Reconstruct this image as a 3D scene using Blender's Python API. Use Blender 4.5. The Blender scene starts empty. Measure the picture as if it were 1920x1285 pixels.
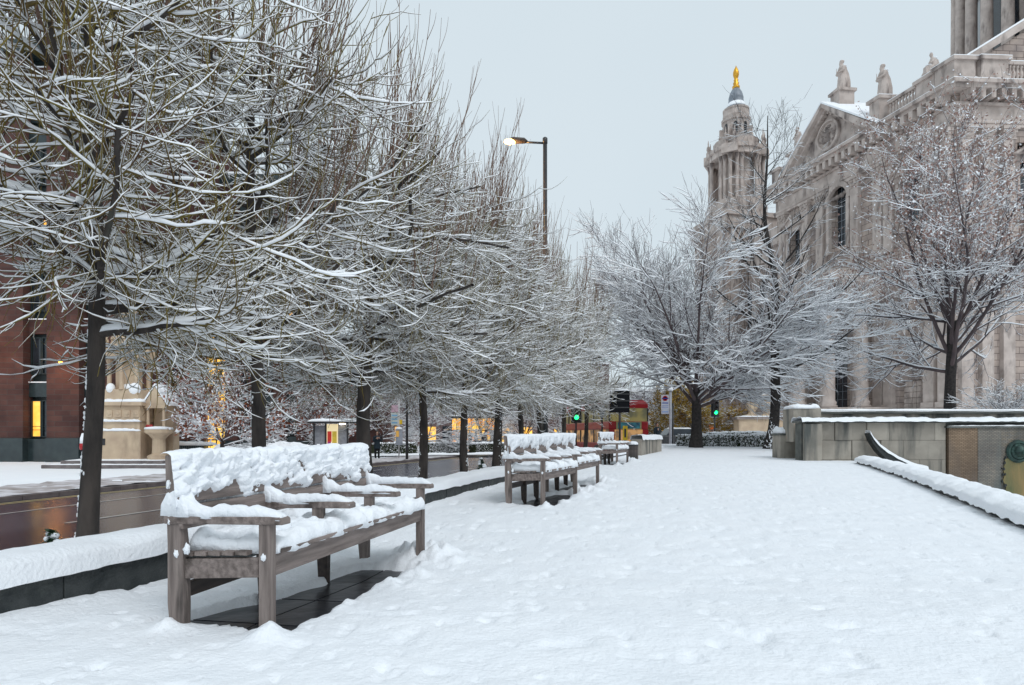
import bpy, bmesh, math, random
import numpy as np
from mathutils import Vector
R = math.radians
SC = bpy.context.scene
COL = SC.collection
# ------------------------------------------------------------------ camera, sky, sun, exposure
F = 1200.0; CX = 960.0; HY = 815.0; EYE = 1.05       # focal length and horizon in photograph pixels, eye height
cam_d = bpy.data.cameras.new('camera'); cam = bpy.data.objects.new('camera', cam_d); COL.objects.link(cam)
cam.location = (0, 0, EYE); cam.rotation_euler = (R(90), 0, 0)
cam_d.sensor_width = 36; cam_d.lens = F / 1920 * 36; cam_d.shift_y = (HY - 642.5) / 1920
cam_d.clip_start = 0.05; cam_d.clip_end = 3000
SC.camera = cam
W = bpy.data.worlds.new('World'); SC.world = W; W.use_nodes = True
nt = W.node_tree; nt.nodes.clear()
SUN_EL, SUN_ROT = R(38), R(150)
sky = nt.nodes.new('ShaderNodeTexSky'); sky.sky_type = 'NISHITA'; sky.sun_disc = False
sky.sun_elevation = SUN_EL; sky.sun_rotation = SUN_ROT; sky.air_density = 1.5; sky.dust_density = 3
bg1 = nt.nodes.new('ShaderNodeBackground'); bg1.inputs[1].default_value = 0.05
bg2 = nt.nodes.new('ShaderNodeBackground')            # the even cloud layer of an overcast dusk
tc = nt.nodes.new('ShaderNodeTexCoord'); cl = nt.nodes.new('ShaderNodeTexNoise'); cl.inputs['Scale'].default_value = 1.6
cl.inputs['Detail'].default_value = 3
cr = nt.nodes.new('ShaderNodeValToRGB')
cr.color_ramp.elements[0].position = .3; cr.color_ramp.elements[0].color = (.66, .765, .835, 1)
cr.color_ramp.elements[1].position = .7; cr.color_ramp.elements[1].color = (.71, .805, .865, 1)
ad = nt.nodes.new('ShaderNodeAddShader'); wo = nt.nodes.new('ShaderNodeOutputWorld')
L = nt.links.new
L(tc.outputs['Generated'], cl.inputs['Vector']); L(cl.outputs['Fac'], cr.inputs[0]); L(cr.outputs[0], bg2.inputs[0])
bg2.inputs[1].default_value = 0.94; bg1.inputs[1].default_value = 0.006
L(sky.outputs[0], bg1.inputs[0]); L(bg1.outputs[0], ad.inputs[0]); L(bg2.outputs[0], ad.inputs[1]); L(ad.outputs[0], wo.inputs[0])
sl = bpy.data.lights.new('sun', 'SUN'); sl.energy = 1.15; sl.angle = R(25); sl.color = (.97, .98, 1)
so = bpy.data.objects.new('sun', sl); COL.objects.link(so); so.rotation_euler = (R(40), 0, R(30))
SC.view_settings.view_transform = 'Standard'; SC.view_settings.look = 'None'
SC.view_settings.exposure = 0.0; SC.view_settings.gamma = 1; SC.view_settings.use_curve_mapping = False
SC.cycles.max_bounces = 8; SC.cycles.diffuse_bounces = 6; SC.cycles.glossy_bounces = 3; SC.cycles.transparent_max_bounces = 8
SC.cycles.sample_clamp_indirect = 4
def PX(px, py, D):                                     # a point of the place at distance D from the camera's plane
    return ((px - CX) / F * D, D, EYE - (py - HY) / F * D)

# ------------------------------------------------------------------ noise
def _h(ix, iy, iz, s):
    n = (ix * 374761393 + iy * 668265263 + iz * 2147483647 * 3 + s * 974634777).astype(np.int64)
    n = (n ^ (n >> 13)) * 1274126177
    n = n ^ (n >> 16)
    return (n & 0xffff).astype(np.float64) / 65535.0
def vn(p, scale=1.0, seed=0):                          # value noise, about -1..1
    p = np.asarray(p, float) * scale
    i = np.floor(p).astype(np.int64); f = p - i; f = f * f * (3 - 2 * f)
    o = 0
    for a in (0, 1):
        for b in (0, 1):
            for c in (0, 1):
                w = (f[..., 0] if a else 1 - f[..., 0]) * (f[..., 1] if b else 1 - f[..., 1]) * (f[..., 2] if c else 1 - f[..., 2])
                o = o + w * _h(i[..., 0] + a, i[..., 1] + b, i[..., 2] + c, seed)
    return o * 2 - 1
def fbm(p, scale, seed=0, octv=4, gain=.5):
    o = 0; g = 1; t = 0
    for k in range(octv):
        o = o + g * vn(p, scale * 2 ** k, seed + k * 17); t += g; g *= gain
    return o / t

# ------------------------------------------------------------------ materials
MATS = {}
def mat(name, c1, c2=None, sc=6, rough=.8, bump=.0, bsc=None, detail=5, spec=.3, metal=0, rand=0., stretch=None, dark=None, coords='Object'):
    if name in MATS: return MATS[name]
    m = bpy.data.materials.new(name); m.use_nodes = True; n = m.node_tree; l = n.links.new
    b = n.nodes['Principled BSDF']
    b.inputs['Roughness'].default_value = rough; b.inputs['Specular IOR Level'].default_value = spec; b.inputs['Metallic'].default_value = metal
    c2 = c2 or tuple(x * .7 for x in c1)
    t = n.nodes.new('ShaderNodeTexCoord'); mp = n.nodes.new('ShaderNodeMapping'); l(t.outputs[coords], mp.inputs[0])
    if stretch: mp.inputs['Scale'].default_value = stretch
    z = n.nodes.new('ShaderNodeTexNoise'); z.inputs['Scale'].default_value = sc; z.inputs['Detail'].default_value = detail
    l(mp.outputs[0], z.inputs['Vector'])
    r = n.nodes.new('ShaderNodeValToRGB'); r.color_ramp.elements[0].position = .35; r.color_ramp.elements[1].position = .68
    r.color_ramp.elements[0].color = (*c1, 1); r.color_ramp.elements[1].color = (*c2, 1); l(z.outputs['Fac'], r.inputs[0])
    out = r.outputs[0]
    if dark:                                           # weather stains: (colour, scale, threshold)
        z2 = n.nodes.new('ShaderNodeTexNoise'); z2.inputs['Scale'].default_value = dark[1]; z2.inputs['Detail'].default_value = 6
        mp2 = n.nodes.new('ShaderNodeMapping'); mp2.inputs['Scale'].default_value = dark[3] if len(dark) > 3 else (1, 1, .35)
        l(t.outputs[coords], mp2.inputs[0]); l(mp2.outputs[0], z2.inputs['Vector'])
        r2 = n.nodes.new('ShaderNodeValToRGB'); r2.color_ramp.elements[0].position = dark[2]; r2.color_ramp.elements[1].position = dark[2] + .15
        l(z2.outputs['Fac'], r2.inputs[0])
        mx = n.nodes.new('ShaderNodeMix'); mx.data_type = 'RGBA'; l(r2.outputs[0], mx.inputs[0]); l(out, mx.inputs[6]); mx.inputs[7].default_value = (*dark[0], 1)
        out = mx.outputs[2]
    if rand:
        oi = n.nodes.new('ShaderNodeObjectInfo'); hs = n.nodes.new('ShaderNodeHueSaturation')
        ma = n.nodes.new('ShaderNodeMapRange'); ma.inputs[3].default_value = 1 - rand; ma.inputs[4].default_value = 1 + rand
        l(oi.outputs['Random'], ma.inputs[0]); l(ma.outputs[0], hs.inputs['Value']); l(out, hs.inputs['Color']); out = hs.outputs[0]
    l(out, b.inputs['Base Color'])
    if bump:
        z3 = n.nodes.new('ShaderNodeTexNoise'); z3.inputs['Scale'].default_value = bsc or sc * 3; z3.inputs['Detail'].default_value = 5
        l(mp.outputs[0], z3.inputs['Vector'])
        bp = n.nodes.new('ShaderNodeBump'); bp.inputs['Strength'].default_value = bump; bp.inputs['Distance'].default_value = .02
        l(z3.outputs['Fac'], bp.inputs['Height']); l(bp.outputs[0], b.inputs['Normal'])
    MATS[name] = m
    return m
def emis(name, col, st, c2=None, sc=2.0):
    if name in MATS: return MATS[name]
    m = bpy.data.materials.new(name); m.use_nodes = True; n = m.node_tree; l = n.links.new
    b = n.nodes['Principled BSDF']; b.inputs['Base Color'].default_value = (*[x * .4 for x in col], 1)
    b.inputs['Emission Color'].default_value = (*col, 1); b.inputs['Emission Strength'].default_value = st
    if c2:
        t = n.nodes.new('ShaderNodeTexCoord'); z = n.nodes.new('ShaderNodeTexNoise'); z.inputs['Scale'].default_value = sc
        l(t.outputs['Object'], z.inputs['Vector']); r = n.nodes.new('ShaderNodeValToRGB')
        r.color_ramp.elements[0].position = .42; r.color_ramp.elements[1].position = .58
        r.color_ramp.elements[0].color = (*col, 1); r.color_ramp.elements[1].color = (*c2, 1)
        l(z.outputs['Fac'], r.inputs[0]); l(r.outputs[0], b.inputs['Emission Color'])
    MATS[name] = m
    return m
def coursed(name, c1, c2, mortar, bw, bh, ms=.012, rough=.85, rot=None, noise=True, stain=None, bumps=.6):
    """coursed masonry: brick texture on (x+y, z) of the object, so that it runs along upright walls"""
    if name in MATS: return MATS[name]
    m = bpy.data.materials.new(name); m.use_nodes = True; n = m.node_tree; l = n.links.new
    b = n.nodes['Principled BSDF']; b.inputs['Roughness'].default_value = rough; b.inputs['Specular IOR Level'].default_value = .25
    t = n.nodes.new('ShaderNodeTexCoord'); sp = n.nodes.new('ShaderNodeSeparateXYZ'); l(t.outputs['Object'], sp.inputs[0])
    a = n.nodes.new('ShaderNodeMath'); a.operation = 'ADD'; l(sp.outputs[0], a.inputs[0]); l(sp.outputs[1], a.inputs[1])
    cb = n.nodes.new('ShaderNodeCombineXYZ'); l(a.outputs[0], cb.inputs[0]); l(sp.outputs[2], cb.inputs[1])
    k = n.nodes.new('ShaderNodeTexBrick'); l(cb.outputs[0], k.inputs['Vector'])
    k.inputs['Color1'].default_value = (*c1, 1); k.inputs['Color2'].default_value = (*c2, 1); k.inputs['Mortar'].default_value = (*mortar, 1)
    k.inputs['Scale'].default_value = 1; k.inputs['Brick Width'].default_value = bw; k.inputs['Row Height'].default_value = bh
    k.inputs['Mortar Size'].default_value = ms; k.inputs['Mortar Smooth'].default_value = .3
    z = n.nodes.new('ShaderNodeTexNoise'); z.inputs['Scale'].default_value = .9; z.inputs['Detail'].default_value = 8; l(t.outputs['Object'], z.inputs['Vector'])
    r = n.nodes.new('ShaderNodeValToRGB'); r.color_ramp.elements[0].position = .3; r.color_ramp.elements[1].position = .7
    r.color_ramp.elements[0].color = (.62, .62, .64, 1); r.color_ramp.elements[1].color = (1.12, 1.1, 1.06, 1); l(z.outputs['Fac'], r.inputs[0])
    mx = n.nodes.new('ShaderNodeMix'); mx.data_type = 'RGBA'; mx.blend_type = 'MULTIPLY'; mx.inputs[0].default_value = 1
    l(k.outputs['Color'], mx.inputs[6]); l(r.outputs[0], mx.inputs[7]); out = mx.outputs[2]
    if stain:
        z2 = n.nodes.new('ShaderNodeTexNoise'); z2.inputs['Scale'].default_value = stain[1]; z2.inputs['Detail'].default_value = 7
        mp = n.nodes.new('ShaderNodeMapping'); mp.inputs['Scale'].default_value = (1, 1, .3); l(t.outputs['Object'], mp.inputs[0]); l(mp.outputs[0], z2.inputs['Vector'])
        r2 = n.nodes.new('ShaderNodeValToRGB'); r2.color_ramp.elements[0].position = stain[2]; r2.color_ramp.elements[1].position = stain[2] + .2
        l(z2.outputs['Fac'], r2.inputs[0]); m2 = n.nodes.new('ShaderNodeMix'); m2.data_type = 'RGBA'
        l(r2.outputs[0], m2.inputs[0]); l(out, m2.inputs[6]); m2.inputs[7].default_value = (*stain[0], 1); out = m2.outputs[2]
    l(out, b.inputs['Base Color'])
    bp = n.nodes.new('ShaderNodeBump'); bp.inputs['Strength'].default_value = bumps; bp.inputs['Distance'].default_value = .03; bp.invert = True
    l(k.outputs['Fac'], bp.inputs['Height']); l(bp.outputs[0], b.inputs['Normal'])
    MATS[name] = m
    return m
M_SNOW = mat('snow', (.86, .885, .92), (.90, .92, .95), sc=3, rough=.75, bump=.55, bsc=38, spec=.25, coords='Object')
M_SNOWF = mat('snow_far', (.90, .92, .95), (.94, .95, .97), sc=2, rough=.8, bump=0, spec=.2)
M_SLUSH = mat('slush', (.72, .70, .73), (.26, .22, .20), sc=1.6, rough=.6, bump=.6, bsc=22, detail=9, stretch=(.6, 1.4, 1))
M_BARK = mat('bark', (.075, .062, .055), (.028, .025, .024), sc=9, rough=.9, bump=.9, bsc=30, stretch=(1, 1, .25), dark=((.10, .105, .085), 2.2, .62))
M_DBARK = mat('dark_bark', (.05, .043, .04), (.022, .02, .02), sc=9, rough=.9, bump=.6, bsc=30)
M_TWIG = mat('twig_bark', (.21, .165, .030), (.085, .042, .022), sc=2.4, rough=.7, detail=3)
M_TWIG2 = mat('shoot_bark', (.24, .15, .11), (.16, .10, .075), sc=2.4, rough=.7)
M_TWIG3 = mat('grey_twig_bark', (.115, .085, .085), (.06, .048, .052), sc=1.5, rough=.8)
M_WOOD = mat('weathered_teak', (.275, .225, .205), (.135, .108, .097), sc=5, rough=.75, bump=.5, bsc=20, stretch=(.5, 6, 6), dark=((.07, .055, .048), 3.5, .55, (.6, 3, 3)), rand=.08)
M_WOODV = mat('weathered_teak_upright', (.255, .21, .19), (.12, .096, .087), sc=5, rough=.75, bump=.5, bsc=20, stretch=(6, 6, .5), dark=((.06, .05, .045), 3.5, .55, (3, 3, .6)), rand=.08)
M_DARKW = mat('dark_teak', (.07, .052, .045), (.03, .024, .022), sc=5, rough=.5, stretch=(1, 5, 5))  # darker teak for the inner rear legs and stretcher under the seat
M_SLAB = mat('wet_paving', (.026, .028, .034), (.013, .014, .018), sc=3, rough=.30, bump=.3, spec=.4)
M_WALL = mat('dark_granite', (.05, .055, .055), (.022, .027, .028), sc=9, rough=.5, bump=.5, bsc=40, dark=((.09, .10, .09), 4, .6))
M_METAL = mat('black_paint', (.018, .019, .022), (.03, .03, .033), rough=.4, spec=.5)
M_ASPH = mat('wet_asphalt', (.040, .038, .054), (.080, .075, .096), sc=.35, rough=.22, bump=.12, bsc=20, spec=.36, stretch=(1.5, .4, 1))
M_LINE = mat('road_paint', (.55, .53, .50), (.32, .30, .30), sc=5, rough=.35)
M_YLINE = mat('yellow_road_paint', (.62, .50, .22), (.45, .36, .2), sc=3, rough=.3)
M_KERB = mat('kerb_stone', (.20, .17, .165), (.12, .10, .10), sc=3, rough=.6)
M_STONE = coursed('portland_ashlar', (.51, .425, .38), (.44, .36, .32), (.20, .16, .145), 1.5, .62, .035, stain=((.20, .17, .16), .4, .54))
M_STONE_P = mat('portland_stone', (.575, .495, .45), (.40, .335, .30), sc=.9, rough=.85, bump=.4, bsc=6, dark=((.17, .14, .13), .9, .535), rand=.05)
M_STONE_D = mat('sooty_portland_stone', (.36, .30, .27), (.17, .145, .135), sc=.8, rough=.9, bump=.5, bsc=6, dark=((.10, .085, .08), .7, .55))
M_LEAD = mat('lead_roof', (.27, .30, .34), (.16, .18, .21), sc=1.2, rough=.5, spec=.5)
M_GOLD = mat('gilding', (.85, .47, .06), (.62, .30, .03), sc=3, rough=.35, metal=.6)
M_GLASS = mat('dark_glass', (.035, .045, .055), (.02, .024, .03), sc=1, rough=.08, spec=.8)
M_BRICK = coursed('red_brick', (.125, .060, .050), (.088, .043, .039), (.10, .075, .07), .9, .30, .018, stain=((.09, .045, .04), .3, .6))
M_GRAN = mat('green_granite', (.032, .048, .05), (.018, .028, .032), sc=2, rough=.25, spec=.6)
M_FRAME = mat('dark_green_frame', (.016, .03, .03), (.012, .02, .022), rough=.4, spec=.5)
M_SAND = mat('sandstone', (.60, .47, .33), (.47, .35, .25), sc=1.5, rough=.85, bump=.4, bsc=8, dark=((.32, .235, .17), 1.1, .56))
M_WBLOCK = mat('fountain_stone', (.37, .335, .285), (.25, .225, .19), sc=1.6, rough=.7, bump=.5, bsc=12, dark=((.075, .08, .075), 1.1, .50, (1.6, 1.6, .28)), rand=.16)
M_CAP = mat('mossy_coping', (.15, .155, .14), (.075, .08, .075), sc=3, rough=.7, bump=.5, bsc=14)
M_HEDGE = mat('hedge_leaf', (.045, .055, .02), (.02, .03, .012), sc=6, rough=.6)
M_WARM = emis('warm_window_light', (1.0, .62, .12), 1.25, (1, .44, .05), 1.2)
M_ORANGE = emis('orange_light', (1.0, .36, .03), 1.5, (1, .62, .10), 1.5)
M_RED = mat('red_paint', (.42, .008, .014), (.32, .006, .01), sc=1, rough=.3, spec=.5)

# ------------------------------------------------------------------ mesh building
class MB:
    def __init__(s): s.v = []; s.f = []
    def add(s, vs, fs):
        b = len(s.v); s.v.extend([tuple(map(float, p)) for p in vs]); s.f.extend([tuple(b + i for i in f) for f in fs]); return s
    def box(s, c, d, rz=0., rx=0., ry=0., taper=1.):
        hx, hy, hz = d[0] / 2, d[1] / 2, d[2] / 2; vs = []
        for z in (-1, 1):
            k = taper if z > 0 else 1
            for x, y in ((-1, -1), (1, -1), (1, 1), (-1, 1)): vs.append(Vector((x * hx * k, y * hy * k, z * hz)))
        from mathutils import Euler
        e = Euler((rx, ry, rz)).to_matrix()
        vs = [e @ v + Vector(c) for v in vs]
        return s.add(vs, [(3, 2, 1, 0), (4, 5, 6, 7), (0, 1, 5, 4), (1, 2, 6, 5), (2, 3, 7, 6), (3, 0, 4, 7)])
    def bx(s, x0, x1, y0, y1, z0, z1): return s.box(((x0 + x1) / 2, (y0 + y1) / 2, (z0 + z1) / 2), (x1 - x0, y1 - y0, z1 - z0))
    def beam(s, p, q, w, h):
        p = Vector(p); q = Vector(q); d = (q - p).normalized(); u = Vector((0, 0, 1)) if abs(d.z) < .95 else Vector((0, 1, 0))
        a = d.cross(u).normalized() * w / 2; b = a.cross(d).normalized() * h / 2
        vs = [p - a - b, p + a - b, p + a + b, p - a + b, q - a - b, q + a - b, q + a + b, q - a + b]
        return s.add(vs, [(3, 2, 1, 0), (4, 5, 6, 7), (0, 1, 5, 4), (1, 2, 6, 5), (2, 3, 7, 6), (3, 0, 4, 7)])
    def lathe(s, c, prof, n=12, a0=0., a1=2 * math.pi, sx=1, sy=1):
        full = abs(a1 - a0 - 2 * math.pi) < 1e-6; m = n if full else n + 1; vs = []; fs = []
        for r, z in prof:
            for i in range(m):
                a = a0 + (a1 - a0) * i / n; vs.append((c[0] + r * sx * math.cos(a), c[1] + r * sy * math.sin(a), c[2] + z))
        for k in range(len(prof) - 1):
            for i in range(n):
                j = (i + 1) % m; fs.append((k * m + i, k * m + j, (k + 1) * m + j, (k + 1) * m + i))
        fs.append(tuple(range(m))[::-1]); fs.append(tuple(range((len(prof) - 1) * m, len(prof) * m)))
        return s.add(vs, fs)
    def tube(s, pts, rad, n=8):
        pts = [Vector(p) for p in pts]; vs = []; fs = []; k = len(pts)
        if not hasattr(rad, '__len__'): rad = [rad] * k
        for i, p in enumerate(pts):
            t = (pts[min(i + 1, k - 1)] - pts[max(i - 1, 0)]).normalized()
            u = t.cross(Vector((0, 0, 1)) if abs(t.z) < .9 else Vector((1, 0, 0))).normalized(); w = u.cross(t)
            for j in range(n):
                a = 2 * math.pi * j / n; vs.append(p + (u * math.cos(a) + w * math.sin(a)) * rad[i])
        for i in range(k - 1):
            for j in range(n): fs.append((i * n + j, i * n + (j + 1) % n, (i + 1) * n + (j + 1) % n, (i + 1) * n + j))
        fs.append(tuple(range(n))[::-1]); fs.append(tuple(range((k - 1) * n, k * n)))
        return s.add(vs, fs)
    def ball(s, c, r, n=10, m=7):
        if not hasattr(r, '__len__'): r = (r, r, r)
        prof = [(max(1e-4, math.sin(math.pi * k / m)), -math.cos(math.pi * k / m)) for k in range(m + 1)]; vs = []; fs = []
        for a, z in prof:
            for i in range(n):
                t = 2 * math.pi * i / n; vs.append((c[0] + a * r[0] * math.cos(t), c[1] + a * r[1] * math.sin(t), c[2] + z * r[2]))
        for k in range(m):
            for i in range(n): fs.append((k * n + i, k * n + (i + 1) % n, (k + 1) * n + (i + 1) % n, (k + 1) * n + i))
        return s.add(vs, fs)
    def prism(s, poly, y0, y1, plane='xz'):             # polygon in xz pulled along y (or xy along z, yz along x)
        n = len(poly)
        def P(a, b, t): return (a, t, b) if plane == 'xz' else ((a, b, t) if plane == 'xy' else (t, a, b))
        vs = [P(a, b, y0) for a, b in poly] + [P(a, b, y1) for a, b in poly]
        fs = [tuple(range(n)), tuple(range(n, 2 * n))[::-1]] + [(i, (i + 1) % n + 0, (i + 1) % n + n, i + n)[::-1] for i in range(n)]
        return s.add(vs, fs)
    def map(s, fn): s.v = [tuple(fn(*p)) for p in s.v]; return s
    def build(s, name, m, parent=None, smooth=False, loc=None, bevel=0, remesh=0, kind=None):
        me = bpy.data.meshes.new(name); me.from_pydata(s.v, [], s.f); me.update()
        if not remesh:
            b = bmesh.new(); b.from_mesh(me); bmesh.ops.recalc_face_normals(b, faces=b.faces); b.to_mesh(me); b.free()
        return link(name, me, m, parent, smooth, loc, bevel, remesh, kind)
def link(name, me, m, parent=None, smooth=False, loc=None, bevel=0, remesh=0, kind=None):
    o = bpy.data.objects.new(name, me); COL.objects.link(o)
    if m: me.materials.append(m)
    if smooth and len(me.polygons): me.polygons.foreach_set('use_smooth', [True] * len(me.polygons))
    if parent: o.parent = parent
    if loc is not None: o.location = loc
    if bevel:
        b = o.modifiers.new('bevel', 'BEVEL'); b.width = bevel; b.segments = 2; b.limit_method = 'ANGLE'
    if remesh:
        b = o.modifiers.new('remesh', 'REMESH'); b.mode = 'VOXEL'; b.voxel_size = remesh; b.use_smooth_shade = True
    if kind: o['kind'] = kind
    return o
def npmesh(name, V, Q):                                 # V (n,3), Q (m,4) or (m,3)
    V = np.ascontiguousarray(V, dtype=np.float32); Q = np.ascontiguousarray(Q, dtype=np.int32); k = Q.shape[1]
    me = bpy.data.meshes.new(name); me.vertices.add(len(V)); me.vertices.foreach_set('co', V.ravel())
    me.loops.add(Q.size); me.loops.foreach_set('vertex_index', Q.ravel())
    me.polygons.add(len(Q)); me.polygons.foreach_set('loop_start', np.arange(0, Q.size, k, dtype=np.int32))
    me.polygons.foreach_set('loop_total', np.full(len(Q), k, dtype=np.int32)); me.update(calc_edges=True); me.validate()
    return me
def gridmesh(name, G, m, parent=None, flip=False, mask=None, smooth=True, kind=None, skirt=0.):
    a, b = G.shape[:2]; idx = np.arange(a * b).reshape(a, b)
    Q = np.stack([idx[:-1, :-1], idx[:-1, 1:], idx[1:, 1:], idx[1:, :-1]], -1)
    if mask is not None: Q = Q[mask[:-1, :-1] & mask[1:, 1:] & mask[:-1, 1:] & mask[1:, :-1]]
    Q = Q.reshape(-1, 4)
    if flip: Q = Q[:, ::-1]
    return link(name, npmesh(name, G.reshape(-1, 3), Q), m, parent, smooth, kind=kind)
def empty(name, label, cat, loc=(0, 0, 0), rz=0., group=None, kind=None):
    o = bpy.data.objects.new(name, None); COL.objects.link(o); o.location = loc; o.rotation_euler = (0, 0, rz)
    o['label'] = label; o['category'] = cat
    if group: o['group'] = group
    if kind: o['kind'] = kind
    return o
def tag(o, label, cat, group=None):
    o['label'] = label; o['category'] = cat
    if group: o['group'] = group
    return o
def struct(o): o['kind'] = 'structure'; return o
def dup(root, loc=None, rz=None, label=None, group=None, scale=None):
    r = root.copy(); COL.objects.link(r)
    if loc is not None: r.location = loc
    if rz is not None: r.rotation_euler = (0, 0, rz)
    if scale: r.scale = scale if hasattr(scale, '__len__') else (scale,) * 3
    if label: r['label'] = label
    if group: r['group'] = group
    for ch in list(root.children):
        c = ch.copy(); COL.objects.link(c); c.parent = r
        for g in list(ch.children):
            d = g.copy(); COL.objects.link(d); d.parent = c
    return r
def piece(proto, parent, loc=(0, 0, 0), rz=0., scale=None):
    o = bpy.data.objects.new(proto.name.split('.')[0], proto.data); COL.objects.link(o); o.parent = parent; o.location = loc; o.rotation_euler = (0, 0, rz)
    if scale: o.scale = scale
    for md in proto.modifiers:
        if md.type == 'BEVEL':
            b = o.modifiers.new('bevel', 'BEVEL'); b.width = md.width; b.segments = md.segments; b.limit_method = 'ANGLE'
    return o
def snow_pad(mb, c, ax, ay, h, nx=12, ny=5, amp=.25, seed=1, p=4, lump=14., hf=None, jit=.0, up=(0, 0, 1)):
    """a layer of snow with rounded ragged edges: c centre of its base, ax / ay half extents (vectors), h thickness"""
    u = np.linspace(-1, 1, nx)[:, None]; v = np.linspace(-1, 1, ny)[None, :]
    u = np.sign(u) * np.abs(u) ** .75; v = np.sign(v) * np.abs(v) ** .75
    c = np.array(c, float); ax = np.array(ax, float); ay = np.array(ay, float); up = np.array(up, float)
    B = c + u[..., None] * ax + v[..., None] * ay
    e = (1 - np.abs(u) ** (p * 2)) * (1 - np.abs(v) ** p); e = np.clip(e, 0, 1) ** .4
    n1 = fbm(B + seed * 3.7, lump, seed, 3); n2 = fbm(B + seed * 1.3 + 9, lump * .8, seed + 5, 2)
    H = h * e * (1 + amp * 1.6 * n1)
    if hf is not None: H = H + e * hf(u, v)
    edge = np.maximum(np.abs(u) ** 8, np.abs(v) ** 6)
    G = B + up * H[..., None] - up * (.012 * edge * (1 + n2))[..., None]
    G += (ax / (np.linalg.norm(ax) + 1e-9)) * (np.sign(u) * edge * (jit + .35 * h * amp * n2))[..., None] * (np.abs(u) > .99)[..., None]
    G += (ay / (np.linalg.norm(ay) + 1e-9)) * (np.sign(v) * edge * (jit + .6 * h * amp * n2))[..., None] * (np.abs(v) > .99)[..., None]
    b = len(mb.v); mb.v.extend(map(tuple, G.reshape(-1, 3)))
    mb.f.extend([(b + i * ny + j, b + i * ny + j + 1, b + (i + 1) * ny + j + 1, b + (i + 1) * ny + j) for i in range(nx - 1) for j in range(ny - 1)])
    rim = [b + j for j in range(ny)] + [b + i * ny + ny - 1 for i in range(1, nx)] + [b + (nx - 1) * ny + j for j in range(ny - 2, -1, -1)] + [b + i * ny for i in range(nx - 2, 0, -1)]
    mb.f.append(tuple(rim)[::-1])
    return mb
def resample(pts, step):
    pts = np.array(pts, float); d = np.r_[0, np.cumsum(np.linalg.norm(np.diff(pts[:, :2], axis=0), axis=1))]
    n = max(2, int(d[-1] / step)); t = np.linspace(0, d[-1], n)
    return np.stack([np.interp(t, d, pts[:, k]) for k in range(pts.shape[1])], -1)
def snow_strip(name, Lf, Rt, h, m, parent=None, nv=11, amp=.25, lump=6., seed=3, p=4, over=.02, step=.06, sag=.03):
    """snow lying along a wall top between its left and right edge lines (same number of points, with z)"""
    A = resample(Lf, step); n = len(A); Bq = np.array(Rt, float)
    d = np.r_[0, np.cumsum(np.linalg.norm(np.diff(Bq[:, :2], axis=0), axis=1))]; t = np.linspace(0, d[-1], n)
    Bp = np.stack([np.interp(t, d, Bq[:, k]) for k in range(3)], -1)
    v = np.linspace(-1, 1, nv); v = np.sign(v) * np.abs(v) ** .7; w = (v + 1) / 2
    P = A[:, None, :] * (1 - w)[None, :, None] + Bp[:, None, :] * w[None, :, None]
    e = np.clip(1 - np.abs(v) ** p, 0, 1) ** .45
    n1 = fbm(P, lump, seed, 4); n2 = fbm(P, lump * 1.7, seed + 8, 3)
    P[..., 2] += h * e[None] * (1 + amp * n1) - (np.abs(v) > .99)[None] * sag * (1 + n2)
    side = (Bp - A); side /= np.linalg.norm(side, axis=1)[:, None] + 1e-9
    P += side[:, None, :] * (np.sign(v)[None] * (np.abs(v) > .8)[None] * (over + over * .9 * n2))[..., None]
    return gridmesh(name, P, m, parent, flip=True)
# ================================================================== GROUND
def lin(pts, y): return np.interp(y, [p[1] for p in pts], [p[0] for p in pts])
WALLF = [(-4.35, -3.0), (-2.6, 3.25), (-1.5, 7.3), (-.33, 11.4), (2.0, 18.5), (4.3, 24), (6.3, 29), (8.0, 33)]     # front foot of the planter wall
COPF = [(2.2, -3), (5.4, 6.75), (8.1, 13.2), (9.75, 17.4), (10.45, 19.4)]      # front foot of the sunken garden's coping
def terrain(X, Y):
    D = Y
    z = np.interp(D, [-4, 0, 2.6, 3.4, 4.6, 6, 8.7, 12, 19.5, 36, 60], [.08, .08, .08, .09, .02, .03, .08, .12, .17, .43, .45])
    return z
BENCH = [((-1.20, 3.14), (-.75, 5.24)), ((.42, 8.7), (1.03, 10.42)), ((1.04, 10.62), (1.66, 12.42)), ((3.05, 18.6), (3.66, 20.3))]
BL = 2.12
def bench_frame(k):
    a = Vector((*BENCH[k][0], 0)); b = Vector((*BENCH[k][1], 0)); d = (b - a).normalized()
    return a, d, Vector((-d.y, d.x, 0))
def bare(X, Y):
    """1 where the paving under a bench is bare, 0 elsewhere"""
    m = np.zeros_like(X); P = np.stack([X, Y, X * 0], -1)
    w = fbm(P, 4.0, 31, 3) * .10
    for k in range(4):
        a, d, n = bench_frame(k)
        u = (X - a.x) * d.x + (Y - a.y) * d.y; v = (X - a.x) * n.x + (Y - a.y) * n.y
        s = np.minimum(np.minimum(u - .06 + w, (1.92 if k == 0 else 1.95) - u + w), np.minimum(v + .10 - .03 * u + w * .6, .60 + w - v - .10 * u))
        m = np.maximum(m, np.clip(s / .035 + .5, 0, 1))
    return m
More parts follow.
